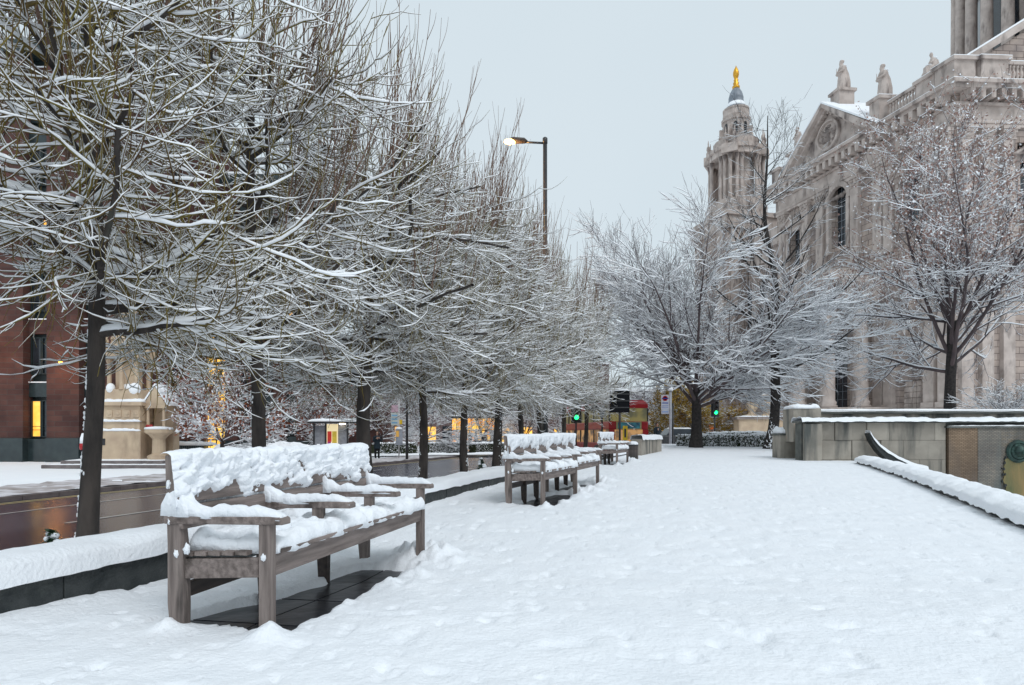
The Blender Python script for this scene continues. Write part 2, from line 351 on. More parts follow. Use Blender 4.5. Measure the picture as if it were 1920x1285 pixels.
def plaza():
    ny, nx = 480, 370
    D = 1.35 * (42 / 1.35) ** (np.linspace(0, 1, ny)); D = np.r_[np.linspace(-3, 1.3, 12), D]
    s = np.linspace(0, 1, nx); Ds, S = np.meshgrid(D, s, indexing='ij')
    left = lin(WALLF, Ds) - .03
    right = np.where(Ds < 19.4, lin(COPF, Ds) + .04, 10.45 + (Ds - 19.4) * .62)
    right = np.where((Ds > 19.4), np.minimum(right, 9.9 + (Ds - 19.4) * .55 + 1.2), right)
    t = S ** 1.25                                    # finer on the bench side
    X = left + t * (right - left); Y = Ds
    Pn = np.stack([X, Y, X * 0], -1)
    tr = fbm(Pn, 1.3, 5, 3) * .013 + fbm(Pn, 4.5, 9, 4) * .010 + fbm(Pn, 15, 12, 3) * .006
    dents = np.clip(fbm(Pn, 7.5, 277, 2) - .42, 0, 1) * -.07 + np.clip(fbm(Pn, 16, 377, 2) - .56, 0, 1) * -.07 + np.clip(vn(Pn, 3.1, 77) - .62, 0, 1) * -.03 + np.clip(vn(Pn, 6.1, 177) - .6, 0, 1) * -.05
    far = np.clip(1 - (Y - 10) / 25, .25, 1)
    Z = terrain(X, Y) + (tr + dents) * far
    # snow banked up to the walls
    Z += .05 * np.exp(-((X - left) / .12) ** 2) + .02 * np.exp(-((right - X) / .15) ** 2) * (Y < 20)
    bm_ = bare(X, Y)
    lumpy = np.abs(fbm(Pn, 9, 41, 3))
    ring = np.clip(1 - np.abs(bm_ - .35) / .35, 0, 1)
    Z = Z * (1 - bm_) + (Z - .085) * bm_ + ring * .05 * lumpy
    for k in range(4):                                # heaps at the foot of the benches' ends
        a, d, n = bench_frame(k)
        for (u, v, r, h) in ((-.05, -.05, .10, .12), (2.2, -.12, .26, .11), (2.35, .12, .22, .10), (-.02, .52, .10, .05), (1.55, -.16, .12, .07), (1.2, -.20, .14, .07), (.55, -.14, .12, .045)):
            cx = a.x + d.x * u + n.x * v; cy = a.y + d.y * u + n.y * v; rr = np.hypot(X - cx, Y - cy)
            Z += h * np.exp(-(rr / r) ** 2) * (.7 + .9 * fbm(Pn, 11, 55 + k, 3)) * (.9 if k else 1)
    G = np.stack([X, Y, Z], -1)
    return struct(gridmesh('snow_ground', G, M_SNOW, flip=True))
plaza()
# wet paving slabs under every bench: flagstones with open joints
slabs = bpy.data.objects.new('paving', None); COL.objects.link(slabs); slabs['kind'] = 'structure'
for k in range(4):
    a, d, n = bench_frame(k)
    base = [float(terrain(0, a.y + d.y * u)) - .058 for u in (0, 1, 2)]
    for i in range(5):
        for j in range(2):
            u0, u1 = -.35 + i * .62, -.35 + i * .62 + .608; v0, v1 = -.38 + j * .62, -.38 + j * .62 + .608
            vs = []
            for dz in (-.06, 0):
                for (u, v) in ((u0, v0), (u1, v0), (u1, v1), (u0, v1)):
                    q = a + d * u + n * v; vs.append((q.x, q.y, float(terrain(0, q.y)) - .056 + dz + .002 * ((i * 7 + j * 3) % 3)))
            MB().add(vs, [(3, 2, 1, 0), (4, 5, 6, 7), (0, 1, 5, 4), (1, 2, 6, 5), (2, 3, 7, 6), (3, 0, 4, 7)]).build('paving_slab', M_SLAB, slabs)
# far ground, road, pavements
_g = [(-500, -300), (500, -300), (500, 900), (-500, 900), (3, -3), (40, -3), (40, 21.3), (3, 21.3)]
struct(MB().add([(x, y, -.66) for x, y in _g], [(0, 1, 5, 4), (1, 2, 6, 5), (2, 3, 7, 6), (3, 0, 4, 7)]).build('ground', M_SNOWF))
KERBF = [(-17, -30), (-14.5, 5), (-13.6, 10), (-12.5, 15.6), (-11.2, 21.3), (-7.4, 33.7), (-1.5, 55), (8, 85), (30, 130)]
NEAR = [(-12, -30), (-6.2, 2), (-4.4, 7.3), (-3.4, 11.4), (-.6, 18.5), (1.9, 24), (4.2, 30), (7.0, 36), (9, 42), (16, 60), (34, 85), (60, 110)]
def band(name, Lp, Rp, z, m, ys, nx=2, noise=0., sc=1.):
    ys = np.array(ys, float); l = lin(Lp, ys); r = lin(Rp, ys); s = np.linspace(0, 1, nx)
    X = l[:, None] + (r - l)[:, None] * s[None]; Y = np.repeat(ys[:, None], nx, 1); Z = np.full_like(X, z)
    if noise: Z = Z + noise * fbm(np.stack([X, Y, X * 0], -1), sc, 3, 4)
    return gridmesh(name, np.stack([X, Y, Z], -1), m, flip=True)
ys = np.linspace(-20, 84, 105)
struct(band('road', KERBF, NEAR, -.60, M_ASPH, ys, 6))
struct(MB().add([(4.6, 41, -.592), (80, 55, -.592), (80, 85, -.592), (2, 60, -.592)], [(0, 1, 2, 3)]).build('side_road', M_ASPH))
off = lambda pts, d: [(x + d, y) for x, y in pts]
struct(band('yellow_line', off(KERBF, .32), off(KERBF, .42), -.594, M_YLINE, ys))
struct(band('yellow_line', off(KERBF, .55), off(KERBF, .65), -.594, M_YLINE, ys))
for i in range(22):
    y0 = 3.5 + i * 4.2
    mid = [((a[0] * .52 + lin(NEAR, a[1]) * .48), a[1]) for a in KERBF]
    struct(band('lane_marking', mid, off(mid, .12), -.594, M_LINE, np.linspace(y0, y0 + 2.3, 5)))
struct(band('lane_marking', off(KERBF, 2.35), off(KERBF, 2.45), -.594, M_LINE, np.linspace(0, 30, 31)))
struct(band('far_pavement', off(KERBF, -60), off(KERBF, -.16), -.50, M_SNOWF, np.linspace(-20, 84, 160), 60, .05, .6))
struct(band('slushy_verge', off(KERBF, -3.4), off(KERBF, -.16), -.472, M_SLUSH, np.linspace(-20, 55, 300), 16, .06, 2.5))
# kerb stones laid one behind the other
kp = resample([(x, y, 0) for x, y in KERBF if y < 90], 1.0); kerb = bpy.data.objects.new('kerb', None); COL.objects.link(kerb); kerb['kind'] = 'structure'
for i in range(len(kp) - 1):
    p, q = kp[i], kp[i + 1]
    if p[1] < 6 or p[1] > 62: continue
    d = (q - p) / np.linalg.norm(q - p)
    MB().beam((p[0] - .08, p[1], -.555), (p[0] - .08 + d[0] * .985, p[1] + d[1] * .985, -.555), .16, .13).build('kerb_stone', M_KERB, kerb)
struct(MB().add([(6.5, 40, .0), (45, 40, .0), (45, 62, .0), (12, 62, .0)], [(0, 1, 2, 3)]).build('crossing_pavement', M_SNOWF))
struct(MB().add([(11, 42.2, .05), (60, 42.2, .3), (70, 300, .6), (11, 300, .6)], [(0, 1, 2, 3)]).build('cathedral_garden', M_SNOWF))
# planting bed behind the wall
BEDL = off(WALLF, -2.45); BEDR = off(WALLF, -.42)
struct(band('planting_bed', BEDL, BEDR, -.10, M_SNOW, np.linspace(-3, 33, 240), 18, .05, 2.0))
bedk = [(x, y, -.36) for x, y in BEDL]
for p, q in zip(resample(bedk, .9)[:-1], resample(bedk, .9)[1:]):
    d = q - p; MB().beam(p, p + d * .985, .14, .50).build('kerb_stone', M_KERB, kerb)
# ================================================================== PLANTER WALL
wall = empty('planter_wall', 'long low dark granite planter wall capped with thick snow, behind the benches', 'wall')
wp = resample([(x, y, 0) for x, y in WALLF], .95)
for i in range(len(wp) - 1):
    p, q = wp[i], wp[i + 1]; d = (q - p) / np.linalg.norm(q - p); n = np.array([-d[1], d[0], 0]); ln = np.linalg.norm(q - p) - .006
    zt = .26 + float(terrain(0, p[1])) * .35; zb = -.5
    a = p; b = p + d * ln; c = b + n * .40; e = a + n * .40
    o = MB().add([(*a[:2], zb), (*b[:2], zb), (*c[:2], zb), (*e[:2], zb), (*a[:2], zt), (*b[:2], zt), (*c[:2], zt), (*e[:2], zt)],
             [(3, 2, 1, 0), (4, 5, 6, 7), (0, 1, 5, 4), (1, 2, 6, 5), (2, 3, 7, 6), (3, 0, 4, 7)]).build('stone_block', M_WALL, wall, bevel=.008)
def wtop(off_):
    out = []
    for i, (x, y) in enumerate(WALLF):
        j = min(i + 1, len(WALLF) - 1); k = max(i - 1, 0); dx = WALLF[j][0] - WALLF[k][0]; dy = WALLF[j][1] - WALLF[k][1]; l = math.hypot(dx, dy)
        out.append((x - dy / l * off_, y + dx / l * off_, .26 + float(terrain(0, y)) * .35))
    return out
snow_strip('snow_cap', wtop(.42), wtop(-.012), .115, M_SNOW, wall, nv=19, amp=.50, lump=2.0, seed=3, p=5, over=.02, step=.035, sag=.02)
# ================================================================== BENCHES
def make_bench(name, label, fancy):
    b = empty(name, label, 'bench', group='snow covered wooden benches along the planter wall')
    L_ = BL
    # front legs at x=0 and x=L ; y goes to the rear
    for x in (0, L_):
        MB().bx(x - .03, x + .03, -.03, .03, -.10, .615).build('leg', M_WOODV, b, bevel=.006)
    def post(x, top):
        pts = [(.455, -.10), (.515, -.10), (.545, .20), (.545, .48), (.56, .945), (.515, .945), (.455, .46), (.45, .2)] if top else [(.44, -.10), (.50, -.10), (.53, .36), (.53, .42), (.43, .42)]
        return MB().prism(pts, x - .028, x + .028, 'yz')
    xs = (0, L_ / 3, 2 * L_ / 3, L_)
    for i, x in enumerate(xs):
        post(x, i in (0, 3)).build('leg', M_WOODV if i in (0, 3) else M_DARKW, b, bevel=.006)
        if i in (1, 2): MB().prism([(.46, .425), (.52, .425), (.555, .93), (.51, .93)], x - .03, x + .03, 'yz').build('back_post', M_WOODV, b, bevel=.005)
    MB().bx(.038, L_ - .038, -.020, .018, .350, .455).build('front_rail', M_WOOD, b, bevel=.005)
    for x in (0, L_): MB().prism([(.037, .35), (.45, .325), (.45, .425), (.037, .445)], x - .02, x + .02, 'yz').build('side_rail', M_WOOD, b, bevel=.004)
    MB().bx(.03, L_ - .03, .47, .505, .22, .295).build('stretcher', M_DARKW, b, bevel=.004)
    for i in range(7):                                # seat slats
        y0 = -.055 + i * .077; z0 = .462 - i * .004
        MB().bx(.04 if i < 2 else -.02, L_ - .04 if i < 2 else L_ + .02, y0, y0 + .066, z0, z0 + .022).build('seat_slat', M_WOOD, b, bevel=.004)
    # back boards lean with the posts
    def lean(z): return .465 + (z - .46) * .115 - .012
    for z0, z1 in ((.575, .690), (.705, .815), (.83, .935)):
        MB().prism([(lean(z0) - .018, z0), (lean(z0) + .006, z0), (lean(z1) + .006, z1), (lean(z1) - .018, z1)], -.035, L_ + .035, 'yz').build('back_board', M_WOOD, b, bevel=.004)
    for i, x in enumerate(xs):
        a = MB().prism([(-.105, .612), (.56, .60), (.56, .638), (-.02, .652), (-.09, .650), (-.105, .640)], x - .038, x + .038, 'yz').build('armrest', M_WOOD, b, bevel=.006)
        if i in (1, 2): MB().bx(x - .03, x + .03, .09, .15, .475, .614).build('arm_support', M_WOODV, b, bevel=.005)
        else: MB().prism([(.035, .52), (.46, .50), (.46, .59), (.20, .585), (.035, .545)], x - .012, x + .012, 'yz') if False else None
        # snow on the armrest, banked up against the back
        s = MB()
        snow_pad(s, (x, .215, .648), (.037, 0, 0), (0, .315, 0), .042, 9, 34, .45, 20 + i, 4, 16, hf=lambda u, v: .13 * np.clip((v - .35) / .65, 0, 1) ** 1.6)
        s.build('snow_cover', M_SNOW, b, smooth=True)
    # snow on the seat, bay by bay
    for i in range(3):
        s = MB(); x0, x1 = xs[i] + (.03 if i == 0 else .0), xs[i + 1] - (.03 if i == 2 else .0)
        snow_pad(s, ((x0 + x1) / 2, .205, .470), ((x1 - x0) / 2 + .01, 0, 0), (0, .262, 0), .070 if fancy else .090, 60, 40, .55 if fancy else .4, 40 + i, 10, 12,
                 hf=lambda u, v: .05 * np.clip((v - .5) / .5, 0, 1) ** 2 + (.02 * np.clip(-v, 0, 1)))
        s.build('snow_cover', M_SNOW, b, smooth=True)
    if fancy:
        s = MB(); s.ball((.33, .12, .545), (.048, .045, .046), 14, 9); s.build('snowball', M_SNOW, b, smooth=True)
    # snow clinging to the backrest
    zt = .985; nx, nz = (250, 60) if fancy else (130, 34)
    def lay(xa, xb, zlo, thick, seed, rag):
        u = np.linspace(xa, xb, nx)[:, None]; w = np.linspace(0, 1, nz)[None, :]
        z = zlo + (zt - zlo) * w; X = u + 0 * w
        P = np.stack([X, 0 * X, z + 0 * X], -1)
        n1 = fbm(P, 7, seed, 4, .6); n2 = fbm(P, 17, seed + 4, 3, .6) + (.55 * fbm(P, 42, seed + 14, 2) if fancy else 0); low = fbm(P * [1, 1, .15], 8, seed + 9, 3)
        t = thick * (.55 + .75 * w) + rag * n1 * .042 + .026 * n2 * (.3 if fancy else .35)
        if fancy: t = t + .050 * (np.abs(vn(P, 13, 61)) - .3) + .030 * (np.abs(vn(P, 27, 62)) - .3) + .016 * (np.abs(vn(P, 55, 63)) - .3) - .012
        t = t - .10 * np.clip((.20 + .30 * low - w) / .25, 0, 1) - (0 if fancy else .09 * np.clip((.55 + .5 * fbm(P * [1, 1, .08], 22, seed + 2, 2) - w) / .12, 0, 1))
        ends = np.clip(np.minimum(u - xa, xb - u) / .03, 0, 1) ** .5; t = t * ends - .01 * (1 - ends)
        yb = lean(z) - .02
        Y = yb - t * .96; Z = z + t * .28
        # the layer rounds over the top edge
        k = np.clip((w - .86) / .14, 0, 1); Y = Y * (1 - k) + (lean(zt) + .055 * np.sin(k * math.pi / 2)) * k; Z = Z - .035 * k ** 3 + .02 * n2 * (1 - k)
        Y = np.where(t < 0, np.maximum(Y, yb + .015), Y)
        return gridmesh('snow_cover', np.stack([X + 0 * Y, Y, Z], -1), M_SNOW, b)
    if fancy: lay(-.05, L_ + .05, .675, .038, 5, 1.0)
    else:
        lay(-.05, L_ + .05, .66, .055, 15, .35)
    for x in xs:                                      # drifts where arm and back meet
        s = MB(); snow_pad(s, (x, .50, .65), (.038, 0, 0), (0, .085, 0), .11 if fancy else .07, 16, 16, .6, int(x * 9) + 3, 3, 15, jit=0)
        s.build('snow_cover', M_SNOW, b, smooth=True)
    s = MB()                                          # snow sticking to the outer posts and legs
    rnd = random.Random(4)
    for x, sgn in ((0, -1), (L_, -1)):
        for (y, z, r_) in ((.53, .62, .022), (.53, .72, .03), (.535, .80, .02), (.49, .45, .018), (.0, .45, .018), (.43, .48, .024)):
            m_ = MB(); m_.ball((0, 0, 0), (1, 1, 1), 16, 12); V = np.array(m_.v); nn_ = fbm(V + y * 50 + z * 9, 1.6, 3, 3)[:, None]
            V = V * (1 + .75 * nn_) * [.010, r_ * .7, r_] + [x + sgn * .030, y, z]; s.add(V, m_.f)
    s.build('snow_clump', M_SNOW, b, smooth=True, kind='stuff')
    return b
bl = ['nearest wooden bench with clumpy snow all over its back and four armrests',
      'second wooden bench along the wall with a smooth snow ridge and icicle-like drips',
      'third wooden bench, its near end tight behind the second bench',
      'small distant wooden bench standing alone beside the litter bin']
b0 = make_bench('park_bench', bl[0], True); b1 = make_bench('park_bench', bl[1], False)
def setb(o, k):
    a, d, n = bench_frame(k); ln = (Vector((*BENCH[k][1], 0)) - a).length
    o.location = (a.x, a.y, float(terrain(0, a.y + .5)) * (0 if k == 0 else .9)); o.rotation_euler = (0, 0, math.atan2(d.y, d.x)); o.scale = (ln / BL, 1, 1)
setb(b0, 0); setb(b1, 1)
for k in (2, 3): setb(dup(b1, label=bl[k]), k)
# ================================================================== TREES
def unit(a): return a / (np.linalg.norm(a, axis=-1, keepdims=True) + 1e-9)
def grow(par, prad, M, t0, t1, ang, length, rr, S, rg, up=0., droop=0., wob=.1, el=None, minr=.003, taper=.35, tpow=1.0, outward=0., lenfall=0., az=False):
    """M children on every parent path; every child is a path of S+1 points with a radius at each"""
    N, T = par.shape[:2]; n = N * M
    k = np.tile((np.arange(M) + .5) / M, N) + rg.uniform(-.5, .5, n) / M
    t = (t0 + (t1 - t0) * np.clip(k, 0, 1) ** tpow) * (T - 1.001)
    pi = np.repeat(np.arange(N), M); i = t.astype(int); f = (t - i)[:, None]
    o = par[pi, i] * (1 - f) + par[pi, i + 1] * f; tan = unit(par[pi, i + 1] - par[pi, i]); pr = prad[pi, i] * (1 - f[:, 0]) + prad[pi, i + 1] * f[:, 0]
    rnd = unit(rg.normal(size=(n, 3))); side = unit(np.cross(tan, rnd))
    a = rg.uniform(ang[0], ang[1], n)[:, None]
    d = unit(tan * np.cos(a) + side * np.sin(a))
    if el is not None:                                 # set the elevation outright
        e = rg.uniform(el[0], el[1], n); h = unit(d * [1, 1, 0]); d = h * np.cos(e)[:, None] + np.array([0, 0, 1]) * np.sin(e)[:, None]
    ln = rg.uniform(length[0], length[1], n) * (1 - lenfall * k)
    if az:                                             # limbs shared out round the fork, the flat ones shorter
        q = np.arange(n); ph = q * 2.39996 + rg.uniform(-.25, .25, n); e = el[0] + (el[1] - el[0]) * (((q * .618) % 1.0) ** .8)
        d = np.stack([np.cos(ph) * np.cos(e), np.sin(ph) * np.cos(e), np.sin(e)], -1); ln = ln * (.62 + .38 * np.sin(e))
    st = (ln / S)[:, None]
    P = np.zeros((n, S + 1, 3)); P[:, 0] = o; cur = d; w = rg.normal(size=(n, 3)) * wob
    um = rg.uniform(.15, 1.7, n)[:, None]; dm = rg.uniform(.2, 1.6, n)[:, None]
    for s in range(S):
        fr = (s + 1) / S
        cur = unit(cur + np.array([0, 0, 1]) * (up * um * fr - droop * dm * (1 - fr)) / S * 3 + w / S + rg.normal(size=(n, 3)) * wob * .8)
        P[:, s + 1] = P[:, s] + cur * st
    r0 = np.maximum(np.minimum(pr * rr, pr * .9), minr) if not isinstance(rr, tuple) else rg.uniform(rr[0], rr[1], n)
    RR = r0[:, None] * (1 - (1 - taper) * np.linspace(0, 1, S + 1)[None] ** 1.1)
    return P, RR
def frames(P):
    T = np.gradient(P, axis=1); T = unit(T); Z = np.array([0, 0, 1.0])
    sd = np.cross(T, Z); ln = np.linalg.norm(sd, axis=-1, keepdims=True); sd = np.where(ln > .05, sd / (ln + 1e-9), np.array([1.0, 0, 0])); up = np.cross(sd, T)
    return T, unit(sd), unit(up)
def tubes(P, RR, K):
    N, S = P.shape[:2]; T, sd, up = frames(P); a = np.arange(K) * 2 * np.pi / K + np.pi / 2
    V = P[:, :, None] + RR[:, :, None, None] * (sd[:, :, None] * np.cos(a)[None, None, :, None] + up[:, :, None] * np.sin(a)[None, None, :, None])
    return V.reshape(-1, 3), quads(N, S, K)
def quads(N, S, K):
    b = (np.arange(N) * S * K)[:, None, None]; s = (np.arange(S - 1) * K)[None, :, None]; k = np.arange(K)[None, None]; k2 = (k + 1) % K
    return np.stack([b + s + k, b + s + k2, b + s + K + k2, b + s + K + k], -1).reshape(-1, 4)
def snowtubes(P, RR, h, w, rg, gap=.35, steep=1.15):
    N, S = P.shape[:2]; T, sd, up = frames(P)
    sl = np.clip(1 - np.abs(T[..., 2]) ** 1.3 * steep, 0, 1) ** .6
    g = rg.uniform(0, 1, (N, S)); g = (g + np.roll(g, 1, 1)) / 2; g = np.clip((g - gap) / .25, 0, 1)
    amt = sl * (.25 + .75 * g) * rg.uniform(.6, 1.15, N)[:, None]; amt[:, -1] *= .1; amt[:, 0] *= .7
    hh = np.minimum(h, .004 + RR * 2.2 + h * .55) * amt; ww = (np.minimum(RR, .09) * .95 + w * .45) * np.sqrt(amt + 1e-6) * (amt > .04)
    C = P + up * (RR * .45)[..., None]; Z = np.array([0, 0, 1.0])
    V = np.stack([C + sd * ww[..., None], C + Z * (hh + RR * .55)[..., None] + sd * (ww * .45)[..., None], C + Z * (hh + RR * .55)[..., None] - sd * (ww * .45)[..., None], C - sd * ww[..., None]], 2)
    dead = (amt <= .04)[..., None, None]
    V = np.where(dead, P[:, :, None], V)
    return V.reshape(-1, 3), quads(N, S, 4)
def joinv(parts):
    V = []; Q = []; b = 0
    for v, q in parts: V.append(v); Q.append(q + b); b += len(v)
    return np.concatenate(V), np.concatenate(Q)
class Tree:
    def __init__(s, seed): s.rg = np.random.default_rng(seed); s.trunk = []; s.crown = []; s.snow = []; s.shoot = []; s.tsnow = []
    def meshes(s, nm):
        d = {}
        for k, l in (('trunk', s.trunk), ('crown', s.crown), ('shoots', s.shoot), ('snow_cover', s.snow)):
            if l: d[k] = npmesh(nm + '_' + k, *joinv(l))
        return d
    def mk(s, nm, mats, label, cat='tree', group=None):
        e = empty(nm, label, cat, group=group)
        for k, me in s.meshes(nm).items():
            o = link(k, me, mats[k], e, smooth=True)
            if k != 'trunk': o['kind'] = 'stuff'
        return e
def path(pts, n):
    pts = np.array(pts, float); d = np.linspace(0, 1, len(pts)); t = np.linspace(0, 1, n)
    return np.stack([np.interp(t, d, pts[:, k]) for k in range(3)], -1)[None]
def trunkmesh(T, P, r, K=14, seed=0):
    a = np.arange(K) * 2 * np.pi / K; c = np.repeat(P.reshape(-1, 3), K, 0); S = P.shape[1]
    V = c + np.stack([np.tile(np.cos(a), S), np.tile(np.sin(a), S), np.zeros(S * K)], -1) * np.repeat(r.reshape(-1), K)[:, None]; Q = quads(1, S, K)
    n = fbm(V * [1, 1, .5], 9.0, seed, 3)[:, None]; V = c + (V - c) * (1 + .14 * n)
    T.trunk.append((V, Q))
def lime(seed, rtr=.10, lean=(0, 0), full=1.0, lat=1.0):
    T = Tree(seed); rg = T.rg; H = 5.75
    zz = np.linspace(-.15, H, 26); x = lean[0] * zz / H + .05 * np.sin(zz * 1.1 + seed); y = lean[1] * zz / H + .04 * np.cos(zz * 1.3 + seed)
    P = np.stack([x, y, zz], -1)[None]; r = (rtr * (1 - .62 * np.clip(zz / H, 0, 1) ** 1.1) + .04 * np.exp(-np.clip(zz, 0, 9) / .12))[None]
    trunkmesh(T, P, r, 14, seed)
    # long limbs that swing out flat, low ones almost level
    lo, lor = grow(P, r, 13, .37, .56, (1.2, 1.6), (1.0 * lat, 1.95 * lat), (.022, .036), 9, rg, up=.35, wob=.12, el=(-.12, .34), taper=.5)
    mi, mir = grow(P, r, 14, .54, .84, (1.0, 1.5), (1.1 * lat, 2.0 * lat), (.022, .036), 9, rg, up=.4, wob=.12, el=(.0, .55), taper=.5)
    hi, hir = grow(P, r, 9, .80, .99, (.6, 1.2), (.8, 1.4), .5, 9, rg, up=.3, wob=.10, el=(.2, .8), taper=.5)
    limbs = np.concatenate([lo, mi, hi]); lr = np.concatenate([lor, mir, hir])
    lr = lr * (1 + .5 * np.exp(-((np.linspace(0, 1, 10) - .95) / .06) ** 2))[None]   # pollard knuckles
    V, Q = tubes(limbs, lr, 7); T.trunk.append((V, Q)); T.snow.append(snowtubes(limbs, lr, .055, .010, rg, .2))
    # arching twigs: dip under the snow, tips turn up
    a, ar = grow(limbs, lr, int(18 * full), .15, 1.0, (.3, 1.4), (.6, 1.6), (.0068, .0130), 9, rg, up=1.0, droop=.42, wob=.17, el=(-.45, .45), taper=.3)
    b, br = grow(a, ar, int(4 * full), .10, .95, (.35, 1.0), (.22, .8), (.0040, .0068), 5, rg, up=.7, droop=.25, wob=.22, taper=.35)
    V, Q = tubes(a, ar, 3); T.crown.append((V, Q)); V, Q = tubes(b, br, 3); T.crown.append((V, Q))
    T.snow.append(snowtubes(a, ar, .030, .0115, rg, .34)); T.snow.append(snowtubes(b, br, .019, .0085, rg, .47))
    # green fringe that hangs under the lowest limbs, hardly any snow
    c, c_r = grow(lo, lor, int(22 * full), .1, 1.0, (.5, 1.3), (.35, 1.0), (.0045, .0072), 6, rg, up=.5, droop=.8, wob=.16, el=(-.9, .1), taper=.4)
    V, Q = tubes(c, c_r, 3); T.crown.append((V, Q)); T.snow.append(snowtubes(c, c_r, .010, .003, rg, .55))
    # reddish shoots standing straight up over the crown
    up_ = np.concatenate([hi, mi[::2]]); upr = np.concatenate([hir, mir[::2]])
    d, dr = grow(up_, upr, int(7 * full), .3, 1.0, (.1, .6), (1.2, 2.7), (.007, .012), 8, rg, up=.75, wob=.05, el=(1.0, 1.5), taper=.35)
    e, er = grow(d, dr, 3, .15, .8, (.25, .5), (.3, .9), (.004, .006), 5, rg, up=.4, wob=.05, taper=.4)
    T.shoot.append(tubes(d, dr, 3)); T.shoot.append(tubes(e, er, 3)); T.snow.append(snowtubes(d, dr, .010, .003, rg, .5)); T.snow.append(snowtubes(e, er, .007, .002, rg, .6))
    # snow plastered to the windward side of the trunk in patches
    mb = MB(); rn = random.Random(seed)
    for q in range(110):
        z = rn.choice((.2, .5, .9, 1.3, 1.6, 2.0, 2.4)) + rn.gauss(0, .06); a_ = rn.gauss(3.5, .3); rad = np.interp(z, zz, r[0]) * 1.0; xx = np.interp(z, zz, x); yy = np.interp(z, zz, y)
        mb.ball((xx + math.cos(a_) * rad, yy + math.sin(a_) * rad, z), (rn.uniform(.006, .014), rn.uniform(.006, .016), rn.uniform(.008, .024)), 6, 4)
    a4 = np.array(mb.v); q4 = np.array(mb.f); T.snow.append((a4, q4))
    return T
LM = {'trunk': M_BARK, 'crown': M_TWIG, 'shoots': M_TWIG2, 'snow_cover': M_SNOWF}
def rowx(D): return -5.4 + .28 * D
lime_lab = ['nearest pruned lime, dark trunk left of the first bench, crown filling the upper left corner',
            'second pruned lime with a smooth grey trunk behind the near end of the first bench',
            'third pruned lime with a thick dark trunk behind the far end of the first bench',
            'fourth pruned lime, slim trunk rising beyond the far armrest of the first bench',
            'fifth pruned lime, slim trunk standing by the small snowy shrub in the bed',
            'sixth pruned lime, thicker trunk directly behind the back of the second bench',
            'seventh pruned lime, thin slightly bent trunk behind the second bench',
            'eighth pruned lime, thin trunk above the gap between second and third bench',
            'ninth pruned lime, trunk just left of the green traffic light',
            'tenth and last pruned lime, its white crown edge hanging over the red bus']
LG = 'pruned lime trees in a row behind the planter wall'
TP = [(172, 5.75, .085, 0), (480, 7.96, .095, 1), (688, 10.4, .125, 0), (790, 12.8, .095, 2), (872, 15.3, .10, 1), (935, 17.9, .13, 2), (975, 20.6, .10, 0), (1012, 23.2, .10, 1), (1060, 27.2, .105, 2), (1098, 31.5, .11, 0)]
protos = [lime(11, .085, (.015, 0)).mk('lime_tree', LM, lime_lab[0], group=LG), lime(25, .10, (-.05, 0)).mk('lime_tree', LM, lime_lab[1], group=LG), lime(38, .10, (0, .05), 1.0).mk('lime_tree', LM, lime_lab[3], group=LG)]
used = set()
for i, (px, D, rt, v) in enumerate(TP):
    x = (px - CX) / F * D; s = rt / (.085, .10, .10)[v]
    if v not in used: o = protos[v]; used.add(v)
    else: o = dup(protos[v])
    o.location = (x, D, -.10); o.rotation_euler = (0, 0, (0, 0, 2.1, 0, 2.5, 1.9, 4.0, 4.4, 3.3, 5.2)[i]); o['label'] = lime_lab[i]
    o.scale = (1.0, 1.0, 1.0) if i < 2 else (1.0, 1.0, .93) if i < 4 else (1.10, 1.10, 1.02) if i < 7 else (1.08, 1.08, 1.16)
    for ch in o.children:
        if ch.name.startswith('trunk'): ch.scale = (s / o.scale[0], s / o.scale[1], 1)

GM = {'trunk': M_DBARK, 'crown': M_TWIG3, 'snow_cover': M_SNOWF, 'shoots': M_TWIG3}
def spreading(seed, H=13, fork=2.6, spread=6.5, rt=.30, nl=8, dens=1.0, el=(.5, 1.35), snow=.035, rtw=.010, lt=.80):
    T = Tree(seed); rg = T.rg
    zz = np.linspace(-.3, fork, 9); P = np.stack([.05 * np.sin(zz), 0 * zz, zz], -1)[None]
    r = (rt * (1 - .25 * np.clip(zz / fork, 0, 1)) + .12 * np.exp(-np.clip(zz, 0, 9) / .3))[None]; trunkmesh(T, P, r, 14, seed)
    l, lr = grow(P, r, nl, lt, 1.0, (.3, 1.0), (H * .58, H * .84), .42, 12, rg, up=.16, wob=.07, el=el, taper=.14, az=True)
    b, br = grow(l, lr, 11, .08, .95, (.35, .85), (H * .16, H * .36), .55, 9, rg, up=.3, droop=.05, wob=.08, taper=.25, lenfall=.35)
    c, c_r = grow(b, br, int(8 * dens), .12, 1.0, (.35, .85), (H * .07, H * .17), .55, 7, rg, up=.25, droop=.15, wob=.10, taper=.4, minr=rtw)
    d, dr = grow(c, c_r, int(5 * dens), .15, 1.0, (.35, .8), (H * .03, H * .085), .7, 3, rg, up=.2, droop=.15, wob=.10, taper=.6, minr=rtw * .8)
    for (p, q, K, hs) in ((l, lr, 7, 1.6), (b, br, 4, 1.2), (c, c_r, 3, 1.0), (d, dr, 3, .8)):
        T.crown.append(tubes(p, q, K)); T.snow.append(snowtubes(p, q, snow * hs, snow * .38 * hs, rg, .22))
    T.tips = (c, d)
    return T
tA = spreading(5, 13.2, 3.3, 6.5, .30, 16, 1.25, (.30, 1.2), .095, .009, .70)
oA = tA.mk('spreading_tree', GM, 'broad dome-shaped bare tree with a short grey trunk and snow on every twig'); oA.location = ((1305 - CX) / F * 33, 33, .40); oA.rotation_euler = (0, 0, .7); oA.scale = (.95, .95, .90)
